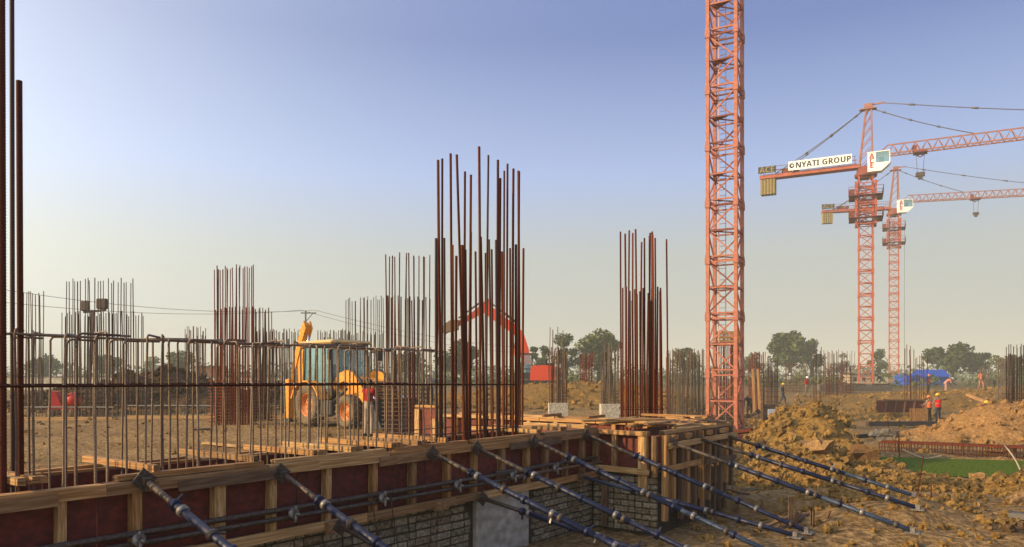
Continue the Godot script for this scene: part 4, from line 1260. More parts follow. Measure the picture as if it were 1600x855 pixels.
# ---------------------------------------------------------------- machines
func wheel(t: Node3D, at: Vector3, r: float, wd: float, lug: int) -> void:
	var T := Transform3D(Basis(Vector3(1, 0, 0), PI / 2), at)
	var st := ST(false)
	var e := wd * 0.5
	lathe_to(st, [[r * 0.56, -e * 0.8], [r * 0.62, -e * 0.95], [r * 0.86, -e], [r * 0.94, -e * 0.86], [r * 0.955, 0], [r * 0.94, e * 0.86], [r * 0.86, e], [r * 0.62, e * 0.95], [r * 0.56, e * 0.8]], 28)
	st.set_smooth_group(-1)
	for k in lug:
		for s in [-1, 1]:
			var a := TAU * (k + (0.25 if s > 0 else 0.0)) / lug
			var B := Basis(Vector3.UP, a) * Basis(Vector3(1, 0, 0), 0.5 * s)
			box_to(st, Transform3D(B, Basis(Vector3.UP, a) * Vector3(r * 0.965, e * 0.45 * s, 0)), Vector3(r * 0.09, e * 0.95, r * 0.09))
	var w := part(t, "wheel", fin(st), M.tyre, T)
	st = ST(false)
	lathe_to(st, [[0.0, e * 0.25], [r * 0.18, e * 0.3], [r * 0.22, e * 0.18], [r * 0.44, e * 0.1], [r * 0.5, e * 0.6], [r * 0.58, e * 0.82], [r * 0.575, -e * 0.8], [r * 0.4, -e * 0.2], [0.0, -e * 0.2]], 22)
	st.set_smooth_group(-1)
	for k in 8:
		var a := TAU * k / 8
		bx(st, Vector3(cos(a) * r * 0.3, e * 0.2, sin(a) * r * 0.3), Vector3(0.04, 0.05, 0.04))
	part(w, "rim", fin(st), M.rim)

func make_backhoe() -> void:
	var yaw := deg_to_rad(-43.0)
	var at := Vector3(-6.2, 0, -26.1)
	at.y = height(at.x, 26.1) + 0.0
	var t := thing("backhoe_loader", "yellow backhoe loader standing on the sand beyond the wall bars", "backhoe loader", at, yaw)
	var st: SurfaceTool
	for s in [-1, 1]:
		wheel(t, Vector3(0, 0.70, 0.86 * s), 0.71, 0.46, 18)
		wheel(t, Vector3(2.1, 0.53, 0.80 * s), 0.54, 0.36, 16)
	# chassis, axles, steps
	st = ST()
	bx(st, Vector3(0.95, 0.78, 0), Vector3(3.6, 0.42, 0.8), 0.03)
	bx(st, Vector3(0, 0.7, 0), Vector3(0.3, 0.3, 1.5)); bx(st, Vector3(2.1, 0.53, 0), Vector3(0.22, 0.2, 1.4))
	for s in [-1, 1]:
		bx(st, Vector3(0.98, 0.62, 0.72 * s), Vector3(0.7, 0.5, 0.45), 0.04)
		bx(st, Vector3(0.95, 0.36, 0.9 * s), Vector3(0.5, 0.05, 0.25))
	part(t, "chassis", fin(st), M.machine_grey)
	# mudguards
	for s in [-1, 1]:
		st = ST()
		var pts := []
		for k in 8:
			var a := deg_to_rad(165.0 - 150.0 * k / 7.0)
			pts.append(Vector2(cos(a) * 0.86, 0.70 + sin(a) * 0.80))
		for k in 7:
			var p: Vector2 = pts[k]; var q: Vector2 = pts[k + 1]
			var c := Vector3((p.x + q.x) * 0.5, (p.y + q.y) * 0.5, 0.86 * s)
			box_to(st, Transform3D(Basis(Vector3(0, 0, 1), (q - p).angle()), c), Vector3((q - p).length() + 0.03, 0.05, 0.52))
		part(t, "mudguard", fin(st), M.yellow)
	# bonnet and nose
	st = ST()
	prism_to(st, poly2([1.0, 0.95, 2.75, 0.95, 2.85, 1.2, 2.75, 1.5, 1.0, 1.68]), -0.42, 0.42)
	var bn := part(t, "bonnet", fin(st), M.yellow)
	st = ST()
	for k in 5: bx(st, Vector3(2.83, 1.05 + 0.09 * k, 0), Vector3(0.05, 0.04, 0.7))
	part(bn, "grille", fin(st), M.machine_grey)
	st = ST(false)
	tube_to(st, [Vector3(1.6, 1.6, -0.3), Vector3(1.6, 2.3, -0.3), Vector3(1.56, 2.42, -0.3)], [0.05, 0.05, 0.05], 10)
	part(t, "exhaust_pipe", fin(st), M.machine_grey)
	# cab
	st = ST()
	var cx0 := -0.62; var cx1 := 1.02; var cz := 0.76; var yb := 1.18; var yt := 2.72
	for s in [-1, 1]:
		beam_to(st, Vector3(cx0, yb, cz * s), Vector3(cx0 + 0.08, yt, cz * s * 0.94), 0.08)
		beam_to(st, Vector3(0.1, yb, cz * s), Vector3(0.12, yt, cz * s * 0.94), 0.06)
		beam_to(st, Vector3(cx1 + 0.08, yb - 0.2, cz * s), Vector3(cx1 - 0.06, yt, cz * s * 0.94), 0.08)
		bx(st, Vector3(0.2, yb, cz * s), Vector3(1.7, 0.08, 0.07))
		bx(st, Vector3(0.2, yt - 0.03, cz * 0.94 * s), Vector3(1.6, 0.08, 0.07))
	for x in [cx0 + 0.08, cx1 - 0.06]: bx(st, Vector3(x, yt - 0.03, 0), Vector3(0.07, 0.08, 1.45))
	bx(st, Vector3(0.2, yb - 0.1, 0), Vector3(1.7, 0.12, 1.46))
	var cab := part(t, "cab_frame", fin(st), M.machine_grey)
	for s in [-1, 1]:
		for q in [[cx0 + 0.06, 0.08], [0.15, cx1 - 0.04]]:
			st = ST()
			bx(st, Vector3((q[0] + q[1]) * 0.5, (yb + yt) * 0.5, cz * 0.97 * s), Vector3(q[1] - q[0], yt - yb - 0.12, 0.008))
			part(cab, "window", fin(st), M.glass)
	for x in [cx0 + 0.03, cx1]:
		st = ST()
		bx(st, Vector3(x, (yb + yt) * 0.5, 0), Vector3(0.008, yt - yb - 0.12, 1.36))
		part(cab, "window", fin(st), M.glass)
	st = ST()
	bx(st, Vector3(0.1, 1.35, 0), Vector3(0.5, 0.16, 0.5), 0.04); bx(st, Vector3(-0.12, 1.72, 0), Vector3(0.14, 0.7, 0.48), 0.05)
	part(cab, "seat", fin(st), M.seat)
	st = ST()
	bx(st, Vector3(0.8, 1.5, 0), Vector3(0.25, 0.6, 0.6), 0.05); beam_to(st, Vector3(0.75, 1.6, 0), Vector3(0.55, 1.9, 0), 0.06)
	tube_to(st, [Vector3(0.56, 1.89, 0), Vector3(0.54, 1.92, 0)], [0.19, 0.19], 12)
	part(cab, "dashboard", fin(st), M.machine_grey)
	st = ST()
	bx(st, Vector3(0.2, yt + 0.07, 0), Vector3(1.92, 0.12, 1.66), 0.05)
	bx(st, Vector3(0.2, yt + 0.14, 0), Vector3(1.3, 0.06, 1.1), 0.03)
	var roof := part(t, "cab_roof", fin(st), M.cream)
	for s in [-1, 1]:
		st = ST()
		bx(st, Vector3(1.12, yt - 0.02, 0.55 * s), Vector3(0.1, 0.12, 0.18), 0.02)
		part(roof, "work_lamp", fin(st), M.machine_grey)
		st = ST()
		beam_to(st, Vector3(1.0, 2.45, 0.72 * s), Vector3(1.35, 2.5, 0.98 * s), 0.03); bx(st, Vector3(1.36, 2.36, 1.0 * s), Vector3(0.05, 0.36, 0.2), 0.02)
		part(t, "mirror", fin(st), M.machine_grey)
	# loader arms with rams, and bucket raised a little off the ground
	for s in [-1, 1]:
		st = ST()
		var z: float = 0.58 * s
		prism_to(st, poly2([0.95, 1.35, 1.25, 1.72, 1.7, 1.86, 2.1, 1.78, 2.5, 1.4, 3.32, 0.50, 3.18, 0.34, 2.35, 1.08, 1.95, 1.42, 1.6, 1.5, 1.3, 1.42, 1.1, 1.2]), z - 0.07, z + 0.07)
		var arm := part(t, "loader_arm", fin(st), M.yellow)
		st = ST(false)
		bar_to(st, Vector3(1.2, 0.85, z + 0.13 * s), Vector3(1.85, 1.25, z + 0.13 * s), 0.055, -1, 10)
		part(arm, "lift_ram", fin(st), M.machine_grey)
		st = ST(false)
		bar_to(st, Vector3(1.95, 1.86, z), Vector3(2.75, 1.28, z), 0.05, -1, 10)
		part(arm, "tilt_ram", fin(st), M.machine_grey)
		st = ST(false)
		bar_to(st, Vector3(2.72, 1.3, z), Vector3(3.3, 0.86, z), 0.03, -1, 10)
		part(arm, "ram_rod", fin(st), M.chrome)
	st = ST()
	prism_to(st, poly2([3.2, 0.25, 3.3, 0.95, 3.36, 0.95, 3.3, 0.3, 3.5, 0.12, 4.05, 0.08, 4.05, 0.03, 3.45, 0.05]), -0.95, 0.95)
	for s in [-1, 1]: prism_to(st, poly2([3.22, 0.22, 3.3, 0.95, 3.6, 0.75, 4.05, 0.05, 3.45, 0.05]), 0.95 * s - 0.02, 0.95 * s + 0.02)
	part(t, "front_bucket", fin(st), M.machine_grey)
	# rear frame with stabilisers, backhoe folded up
	st = ST()
	bx(st, Vector3(-1.0, 0.95, 0), Vector3(0.16, 0.75, 2.1), 0.02)
	for s in [-1, 1]: bx(st, Vector3(-1.02, 0.88, 1.06 * s), Vector3(0.24, 1.35, 0.2), 0.02)
	part(t, "rear_frame", fin(st), M.yellow)
	for s in [-1, 1]:
		st = ST()
		bx(st, Vector3(-1.02, 0.25, 1.06 * s), Vector3(0.17, 0.3, 0.14)); bx(st, Vector3(-1.02, 0.12, 1.06 * s), Vector3(0.42, 0.06, 0.34))
		part(t, "stabiliser_foot", fin(st), M.machine_grey)
	st = ST()
	bx(st, Vector3(-1.2, 1.0, 0.35), Vector3(0.35, 0.9, 0.4), 0.03)
	part(t, "slew_post", fin(st), M.machine_grey)
	st = ST()
	prism_to(st, poly2([-1.15, 0.95, -1.42, 1.3, -1.5, 2.2, -1.28, 3.35, -1.1, 3.55, -0.98, 3.45, -1.08, 3.0, -1.18, 2.2, -1.1, 1.45]), 0.24, 0.46)
	var boom := part(t, "boom", fin(st), M.yellow)
	st = ST(false)
	bar_to(st, Vector3(-1.02, 1.5, 0.35), Vector3(-0.95, 2.5, 0.35), 0.06, -1, 10)
	part(boom, "boom_ram", fin(st), M.machine_grey)
	st = ST(false)
	bar_to(st, Vector3(-0.95, 2.5, 0.35), Vector3(-1.0, 3.1, 0.35), 0.035, -1, 10)
	part(boom, "ram_rod", fin(st), M.chrome)
	st = ST()
	prism_to(st, poly2([-1.05, 3.6, -1.25, 3.3, -1.75, 2.2, -2.0, 1.1, -1.85, 1.05, -1.6, 1.9, -1.2, 2.8, -0.92, 3.35]), 0.2, 0.26)
	prism_to(st, poly2([-1.05, 3.6, -1.25, 3.3, -1.75, 2.2, -2.0, 1.1, -1.85, 1.05, -1.6, 1.9, -1.2, 2.8, -0.92, 3.35]), 0.44, 0.5)
	part(t, "dipper", fin(st), M.yellow)
	st = ST()
	prism_to(st, poly2([-1.85, 1.15, -2.1, 1.2, -2.45, 0.85, -2.4, 0.45, -2.05, 0.3, -1.65, 0.5, -1.75, 0.55, -2.05, 0.42, -2.28, 0.58, -2.3, 0.82, -2.05, 1.05]), 0.05, 0.65)
	for z in [0.05, 0.63]: prism_to(st, poly2([-1.85, 1.15, -2.1, 1.2, -2.45, 0.85, -2.4, 0.45, -2.05, 0.3, -1.65, 0.5]), z, z + 0.02)
	part(t, "digging_bucket", fin(st), M.machine_grey)

func make_excavator() -> void:
	var d := 60.0
	var x := (845.0 - 800.0) / FOC * d
	var yb := EYE + (HOR - 612.0) / FOC * d
	var t := thing("excavator", "orange crawler excavator with raised boom behind the main column bars", "excavator", Vector3(x, yb, -d), PI)
	var st := ST()
	# local x runs towards the boom; photograph pixels scale by k
	var k := d / FOC
	var q := func(a: Array) -> PackedVector2Array:
		var p := PackedVector2Array()
		for i in range(0, a.size(), 2): p.append(Vector2((845.0 - a[i]) * k, (612.0 - a[i + 1]) * k))
		return p
	for s in [-1, 1]:
		st = ST()
		prism_to(st, poly2([-1.9, 0.25, -1.7, 0.02, 1.7, 0.02, 1.9, 0.25, 1.85, 0.65, 1.6, 0.85, -1.6, 0.85, -1.85, 0.65]), 1.1 * s - 0.3, 1.1 * s + 0.3)
		for i in 14: bx(st, Vector3(-1.65 + i * 0.254, 0.87, 1.1 * s), Vector3(0.18, 0.06, 0.62))
		var tr := part(t, "track", fin(st), M.machine_grey)
		st = ST(false)
		for i in 6: tube_to(st, [Vector3(-1.5 + i * 0.6, 0.35, 1.42 * s), Vector3(-1.5 + i * 0.6, 0.35, 1.38 * s)], [0.2, 0.2], 10)
		part(tr, "rollers", fin(st), M.dark_iron)
	st = ST()
	prism_to(st, q.call([827, 595, 868, 595, 870, 588, 868, 573, 850, 571, 829, 572]), -1.25, 1.25)
	var house := part(t, "house", fin(st), M.orange)
	st = ST()
	prism_to(st, q.call([868, 593, 874, 590, 875, 575, 868, 574]), -1.2, 1.2)
	part(house, "counterweight", fin(st), M.dull_orange)
	st = ST()
	for i in 4: bx(st, Vector3(-0.75 - 0.13 * i, 1.5, -1.26), Vector3(0.06, 0.6, 0.03))
	part(house, "vent", fin(st), M.machine_grey)
	st = ST()
	bx(st, Vector3(0, 0.92, 0), Vector3(2.0, 0.2, 2.0))
	part(t, "turntable", fin(st), M.machine_grey)
	st = ST()
	bx(st, Vector3(-0.75, 2.15, 0.3), Vector3(0.5, 0.25, 0.5), 0.05); bx(st, Vector3(-0.45, 2.3, -0.6), Vector3(0.12, 0.5, 0.12))
	part(t, "engine_hood", fin(st), M.machine_grey)
	# cab on the camera side
	st = ST()
	var cx0 := 0.72; var cx1 := 1.62; var cy0 := 1.05; var cy1 := 2.95
	for z in [-1.2, -0.3]:
		beam_to(st, Vector3(cx0, cy0, z), Vector3(cx0, cy1, z), 0.09)
		beam_to(st, Vector3(cx1, cy0, z), Vector3(cx1 - 0.12, cy1, z), 0.08)
		beam_to(st, Vector3(cx0, cy1, z), Vector3(cx1 - 0.12, cy1, z), 0.08)
		beam_to(st, Vector3(cx0, cy0 + 0.75, z), Vector3(cx1, cy0 + 0.75, z), 0.05)
	bx(st, Vector3(1.15, cy1 + 0.03, -0.75), Vector3(1.0, 0.08, 1.0), 0.03)
	bx(st, Vector3(1.17, cy0 + 0.2, -0.75), Vector3(0.92, 0.5, 0.92))
	var cab := part(t, "cab", fin(st), M.machine_grey)
	st = ST()
	bx(st, Vector3(1.15, 2.2, -1.19), Vector3(0.82, 1.4, 0.02)); bx(st, Vector3(1.55, 2.2, -0.75), Vector3(0.02, 1.4, 0.82))
	part(cab, "window", fin(st), M.glass)
	st = ST()
	bx(st, Vector3(1.0, 1.7, -0.75), Vector3(0.4, 0.9, 0.45), 0.05)
	part(cab, "seat", fin(st), M.seat)
	# boom, stick, rams, bucket
	st = ST()
	prism_to(st, q.call([831, 575, 826, 545, 818, 520, 806, 507, 790, 497, 762, 474, 754, 476, 752, 486, 760, 492, 785, 510, 803, 522, 810, 535, 814, 560, 820, 578]), -0.02, 0.42)
	var boom := part(t, "boom", fin(st), M.orange)
	for z in [-0.1, 0.5]:
		st = ST(false)
		var a := Vector3((845 - 808) * k, (612 - 572) * k, z); var b := Vector3((845 - 800) * k, (612 - 520) * k, z)
		bar_to(st, a, a.lerp(b, 0.55), 0.09, -1, 8)
		part(boom, "boom_ram", fin(st), M.dull_orange)
		st = ST(false)
		bar_to(st, a.lerp(b, 0.5), b, 0.05, -1, 8)
		part(boom, "ram_rod", fin(st), M.chrome)
	st = ST(false)
	var a2 := Vector3((845 - 806) * k, (612 - 503) * k, 0.2); var b2 := Vector3((845 - 763) * k, (612 - 470) * k, 0.2)
	bar_to(st, a2, a2.lerp(b2, 0.6), 0.09, -1, 8); bar_to(st, a2.lerp(b2, 0.6), b2, 0.05, -1, 8)
	part(boom, "stick_ram", fin(st), M.dark_iron)
	st = ST()
	prism_to(st, q.call([768, 471, 760, 486, 740, 497, 712, 512, 706, 507, 735, 490, 752, 476, 762, 466]), 0.04, 0.36)
	var stick := part(t, "stick", fin(st), M.dull_orange)
	st = ST(false)
	bar_to(st, Vector3((845 - 752) * k, (612 - 471) * k, 0.2), Vector3((845 - 716) * k, (612 - 497) * k, 0.2), 0.07, -1, 8)
	part(stick, "bucket_ram", fin(st), M.dark_iron)
	st = ST()
	prism_to(st, q.call([716, 500, 704, 501, 694, 507, 690, 517, 694, 522, 700, 519, 706, 517, 716, 515]), -0.35, 0.75)
	part(t, "bucket", fin(st), mat(srgb(0.50, 0.42, 0.32), 0.8))

# ---------------------------------------------------------------- people
# joints in metres for a figure that faces +z; pose overrides some of them
func person(label: String, at: Vector3, yaw: float, size: float, pose: Dictionary, shirt: Color, trousers: Color, vest: Material, hat: Material) -> void:
	var J := {"hip": Vector3(0, 0.95, 0), "waist": Vector3(0, 1.1, 0), "chest": Vector3(0, 1.32, 0), "neck": Vector3(0, 1.5, 0.01), "head": Vector3(0, 1.63, 0.03),
		"ls": Vector3(0.18, 1.42, 0), "rs": Vector3(-0.18, 1.42, 0), "le": Vector3(0.25, 1.15, -0.02), "re": Vector3(-0.25, 1.15, -0.02), "lh": Vector3(0.27, 0.90, 0.06), "rh": Vector3(-0.27, 0.90, 0.06),
		"lp": Vector3(0.10, 0.92, 0), "rp": Vector3(-0.10, 0.92, 0), "lk": Vector3(0.12, 0.50, 0.02), "rk": Vector3(-0.12, 0.50, 0.02), "la": Vector3(0.13, 0.09, -0.02), "ra": Vector3(-0.13, 0.09, -0.02)}
	for k in pose: J[k] = pose[k]
	var skin := Color(0.20, 0.105, 0.065)
	var shoe := Color(0.03, 0.025, 0.02)
	var fwd: Vector3 = (J.head - J.neck).normalized()
	var bones := [
		[J.hip, J.waist, 0.135, 0.125, trousers], [J.waist, J.chest, 0.125, 0.145, shirt], [J.ls, J.rs, 0.075, 0.075, shirt], [J.chest, J.neck, 0.11, 0.06, shirt], [J.neck, J.head, 0.052, 0.055, skin],
		[J.head + Vector3(0, -0.02, 0.01), J.head + fwd * 0.07, 0.078, 0.09, skin], [J.head + Vector3(0, -0.01, 0.08), J.head + Vector3(0, -0.03, 0.1), 0.018, 0.02, skin],
		[J.ls, J.le, 0.058, 0.045, shirt], [J.le, J.lh, 0.043, 0.03, skin if shirt.r > 0.15 else shirt], [J.rs, J.re, 0.058, 0.045, shirt], [J.re, J.rh, 0.043, 0.03, skin if shirt.r > 0.15 else shirt],
		[J.lp, J.lk, 0.092, 0.062, trousers], [J.lk, J.la, 0.062, 0.042, trousers], [J.rp, J.rk, 0.092, 0.062, trousers], [J.rk, J.ra, 0.062, 0.042, trousers],
		[J.la + Vector3(0, -0.045, -0.03), J.la + Vector3(0, -0.05, 0.15), 0.045, 0.035, shoe], [J.ra + Vector3(0, -0.045, -0.03), J.ra + Vector3(0, -0.05, 0.15), 0.045, 0.035, shoe]]
	for h in [["lh", "le"], ["rh", "re"]]:      # palm, four fingers and a thumb, a little curled
		var p: Vector3 = J[h[0]]
		var dir: Vector3 = (p - J[h[1]]).normalized()
		var side := dir.cross(Vector3(1, 0, 0)).normalized()
		bones.append([p, p + dir * 0.07, 0.03, 0.034, skin])
		for f in 4:
			var r := p + dir * 0.07 + side * (0.017 * f - 0.026)
			bones.append([r, r + dir * (0.06 + 0.012 * (1 - absf(f - 1.5) / 1.5)) + Vector3(0, 0, 0.012), 0.0105, 0.009, skin])
		bones.append([p + dir * 0.02 + side * 0.02, p + dir * 0.07 + side * 0.06, 0.012, 0.01, skin])
	var lo := Vector3(9, 9, 9); var hi := -lo
	for b in bones:
		for e in 2:
			var r: float = b[2 + e] + 0.05
			lo = lo.min(b[e] - Vector3.ONE * r); hi = hi.max(b[e] + Vector3.ONE * r)
	var cs := 0.021
	var n := Vector3i(((hi - lo) / cs).ceil()) + Vector3i.ONE
	var f := PackedFloat32Array(); f.resize(n.x * n.y * n.z); f.fill(0.2)
	for b in bones:
		var a: Vector3 = b[0]; var ab: Vector3 = b[1] - a
		var l2 := maxf(ab.length_squared(), 1e-6)
		var m: float = maxf(b[2], b[3]) + 0.06
		var i0 := Vector3i(((a.min(b[1]) - Vector3.ONE * m - lo) / cs).floor()).clamp(Vector3i.ZERO, n - Vector3i.ONE)
		var i1 := Vector3i(((a.max(b[1]) + Vector3.ONE * m - lo) / cs).ceil()).clamp(Vector3i.ZERO, n - Vector3i.ONE)
		var kk := 0.012 if b[2] < 0.02 else 0.035
		for z in range(i0.z, i1.z + 1):
			for y in range(i0.y, i1.y + 1):
				for x in range(i0.x, i1.x + 1):
					var p := lo + Vector3(x, y, z) * cs
					var tt := clampf((p - a).dot(ab) / l2, 0.0, 1.0)
					var dd: float = p.distance_to(a + ab * tt) - lerpf(b[2], b[3], tt)
					var id := (z * n.y + y) * n.x + x
					var old := f[id]
					var hh := maxf(kk - absf(old - dd), 0.0) / kk
					f[id] = minf(old, dd) - hh * hh * kk * 0.25
	var vid := {}
	var verts := PackedVector3Array(); var cols := PackedColorArray()
	for z in n.z - 1:
		for y in n.y - 1:
			for x in n.x - 1:
				var id := (z * n.y + y) * n.x + x
				var c := [f[id], f[id + 1], f[id + n.x], f[id + n.x + 1], f[id + n.x * n.y], f[id + n.x * n.y + 1], f[id + n.x * n.y + n.x], f[id + n.x * n.y + n.x + 1]]
				var ins := 0
				for v in c: ins += 1 if v < 0 else 0
				if ins == 0 or ins == 8: continue
				var sum := Vector3.ZERO; var cnt := 0
				for e in [[0, 1], [2, 3], [4, 5], [6, 7], [0, 2], [1, 3], [4, 6], [5, 7], [0, 4], [1, 5], [2, 6], [3, 7]]:
					if (c[e[0]] < 0) != (c[e[1]] < 0):
						var tt: float = c[e[0]] / (c[e[0]] - c[e[1]])
						var p0 := Vector3(e[0] & 1, (e[0] >> 1) & 1, e[0] >> 2); var p1 := Vector3(e[1] & 1, (e[1] >> 1) & 1, e[1] >> 2)
						sum += p0.lerp(p1, tt); cnt += 1
				vid[id] = verts.size()
				var pos := lo + (Vector3(x, y, z) + sum / cnt) * cs
				verts.append(pos)
				var best := 1e9; var bc := skin
				for b in bones:
					var ab: Vector3 = b[1] - b[0]
					var tt := clampf((pos - b[0]).dot(ab) / maxf(ab.length_squared(), 1e-6), 0, 1)
					var dd: float = pos.distance_to(b[0] + ab * tt) - lerpf(b[2], b[3], tt)
					if dd < best: best = dd; bc = b[4]
				cols.append(bc)
	var st := ST(false)
	var dx := [1, n.x, n.x * n.y]
	for z in range(1, n.z - 1):
		for y in range(1, n.y - 1):
			for x in range(1, n.x - 1):
				var id := (z * n.y + y) * n.x + x
				for ax in 3:
					var neg: bool = f[id] < 0
					if neg == (f[id + dx[ax]] < 0): continue
					var u: int = dx[(ax + 1) % 3]; var v: int = dx[(ax + 2) % 3]
					var ids := [id - u - v, id - v, id, id - u]
					if not (vid.has(ids[0]) and vid.has(ids[1]) and vid.has(ids[2]) and vid.has(ids[3])): continue
					if not neg: ids.reverse()
					for tr in [[0, 2, 1], [0, 3, 2]]:
						for j in tr:
							st.set_color(cols[vid[ids[j]]]); st.add_vertex(verts[vid[ids[j]]])
	var t := thing("person", label, "person", at, yaw, "workers on the site")
	t.scale = Vector3.ONE * size / 1.75
	part(t, "body", fin(st), M.body)
	var hb := along(fwd)
	if hat:
		st = ST(false)
		lathe_to(st, [[0.15, 0.035], [0.125, 0.045], [0.12, 0.09], [0.095, 0.15], [0.05, 0.178], [0.0, 0.183]], 14)
		lathe_to(st, [[0.0, 0.03], [0.15, 0.035]], 14)
		part(t, "helmet", fin(st), hat, Transform3D(hb, J.head + fwd * 0.01))
	else:
		st = ST(false)
		lathe_to(st, [[0.098, 0.03], [0.105, 0.08], [0.08, 0.14], [0.04, 0.163], [0.0, 0.168]], 12)
		part(t, "hair", fin(st), M.black, Transform3D(hb, J.head - Vector3(0, 0, 0.012)))
	if vest:
		st = ST(false)
		var up: Vector3 = (J.neck - J.waist).normalized()
		var B := along(up)
		var prof := [[0.15, -0.16], [0.158, 0.0], [0.175, 0.16], [0.165, 0.26], [0.085, 0.37]]
		var B2 := Basis(Vector3(1, 0, 0) * 1.12, up, Vector3(1, 0, 0).cross(up) * 0.92)
		lathe_to(st, prof, 16)
		part(t, "vest", fin(st), vest, Transform3D(B2, J.waist))
		st = ST(false)
		lathe_to(st, [[0.161, 0.05], [0.166, 0.05], [0.171, 0.1], [0.166, 0.1]], 16)
		part(t, "reflective_band", fin(st), M.ballast, Transform3D(B2, J.waist))

func make_people() -> void:
	var G := func(px: float, d: float) -> Vector3: return ground((px - 800.0) / FOC * d, d)
	var blue := Color(0.035, 0.05, 0.09); var khaki := Color(0.16, 0.13, 0.09); var dark := Color(0.03, 0.03, 0.035); var white := Color(0.45, 0.43, 0.40)
	var bend := {"waist": Vector3(0, 1.06, 0.06), "chest": Vector3(0, 1.2, 0.24), "neck": Vector3(0, 1.28, 0.4), "head": Vector3(0, 1.33, 0.52), "ls": Vector3(0.18, 1.24, 0.32), "rs": Vector3(-0.18, 1.24, 0.32), "le": Vector3(0.22, 0.98, 0.4), "re": Vector3(-0.22, 0.98, 0.4), "lh": Vector3(0.16, 0.75, 0.48), "rh": Vector3(-0.16, 0.75, 0.48), "hip": Vector3(0, 0.93, -0.06)}
	var work := {"re": Vector3(-0.26, 1.2, 0.16), "rh": Vector3(-0.18, 1.18, 0.40), "le": Vector3(0.25, 1.18, 0.12), "lh": Vector3(0.2, 1.12, 0.38)}
	var walk := {"lk": Vector3(0.11, 0.5, 0.2), "la": Vector3(0.12, 0.1, 0.22), "rk": Vector3(-0.11, 0.5, -0.02), "ra": Vector3(-0.12, 0.12, -0.26), "lh": Vector3(0.28, 0.93, -0.1), "rh": Vector3(-0.27, 0.95, 0.2)}
	person("person in red shirt and pale trousers standing at the backhoe front wheel", G.call(576, 21.9), 2.6, 1.62, work, Color(0.30, 0.012, 0.015), Color(0.33, 0.26, 0.2), null, null)
	person("person in white helmet and grey clothes between the bar columns", G.call(672, 40.0), 0.4, 1.72, {}, Color(0.3, 0.29, 0.27), dark, null, M.hat_white)
	person("person in orange vest with yellow helmet beside the one in red vest", G.call(1452, 47.6), 3.6, 1.58, work, Color(0.3, 0.2, 0.15), dark, M.vest_orange, M.hat_orange)
	person("person in red vest and yellow helmet with back turned beside the orange vest", G.call(1466, 47.0), 3.3, 1.76, work, Color(0.22, 0.15, 0.12), blue, M.vest_red, M.hat_yellow)
	var h := G.call((1541), 37.0) as Vector3
	person("person in yellow helmet behind the sand heap, only the head showing", h, 2.0, 1.6, {}, khaki, khaki, null, M.hat_yellow)
	person("person in red shirt and white helmet near the far bar field", G.call(1261, 66.0), 0.6, 1.72, walk, Color(0.42, 0.02, 0.02), khaki, null, M.hat_white)
	person("person in dark clothes and yellow helmet walking below the large tree", G.call(1223, 62.0), 1.2, 1.7, walk, dark, blue, null, M.hat_yellow)
	person("person in dark clothes bending down at the foot of the crane mast", G.call(1171, 49.0), -0.6, 1.72, bend, dark, dark, null, null)
	person("person in white shirt standing among the farthest bars", G.call(1234, 84.0), 0.2, 1.7, {}, white, khaki, null, M.hat_white)
	person("person in pink clothes stooping on the soil bank before the blue tarpaulin", G.call(1478, 70.0), 1.4, 1.7, bend, Color(0.5, 0.2, 0.15), Color(0.4, 0.22, 0.17), null, M.hat_white)
	person("person in salmon clothes standing on the far soil bank", G.call(1533, 72.0), 0.0, 1.72, walk, Color(0.48, 0.17, 0.11), Color(0.4, 0.16, 0.11), null, null)
	person("person in crimson vest next to the blue tarpaulin", G.call(1451, 74.0), 0.8, 1.66, {}, dark, dark, M.vest_red, M.hat_orange)

# ---------------------------------------------------------------- smaller things
func stake(called: String, label: String, category: String, px: float, d: float, py: float, lean: float, r: float, m: Material, square := false, grp := "stakes driven into the ground") -> void:
	var g := ground((px - 800.0) / FOC * d, d)
	var top := Vector3(g.x + lean, EYE + (HOR - py) / FOC * d, g.z)
	var t := thing(called, label, category, g, 0.0, grp)
	if square: board(t, "shaft", g - Vector3(0, 0.1, 0), top, Vector3(0, 0, 1), r * 2, r * 1.3, m)
	else: rod(t, "shaft", g - Vector3(0, 0.1, 0), top, r, m)

func lying(called: String, label: String, category: String, px0: float, d0: float, px1: float, d1: float, wd: float, th: float, m: Material, lift := 0.0, grp := "timbers lying about the pit") -> void:
	var a := ground((px0 - 800.0) / FOC * d0, d0); var b := ground((px1 - 800.0) / FOC * d1, d1)
	var mid := ground((a.x + b.x) * 0.5, (d0 + d1) * 0.5)
	var up := maxf(0.0, mid.y - (a.y + b.y) * 0.5) * 0.6 + th * 0.35 + lift
	var t := thing(called, label, category, mid, 0.0, grp)
	board(t, "plank", a + Vector3(0, up, 0), b + Vector3(0, up, 0), Vector3.UP, wd, th, m)

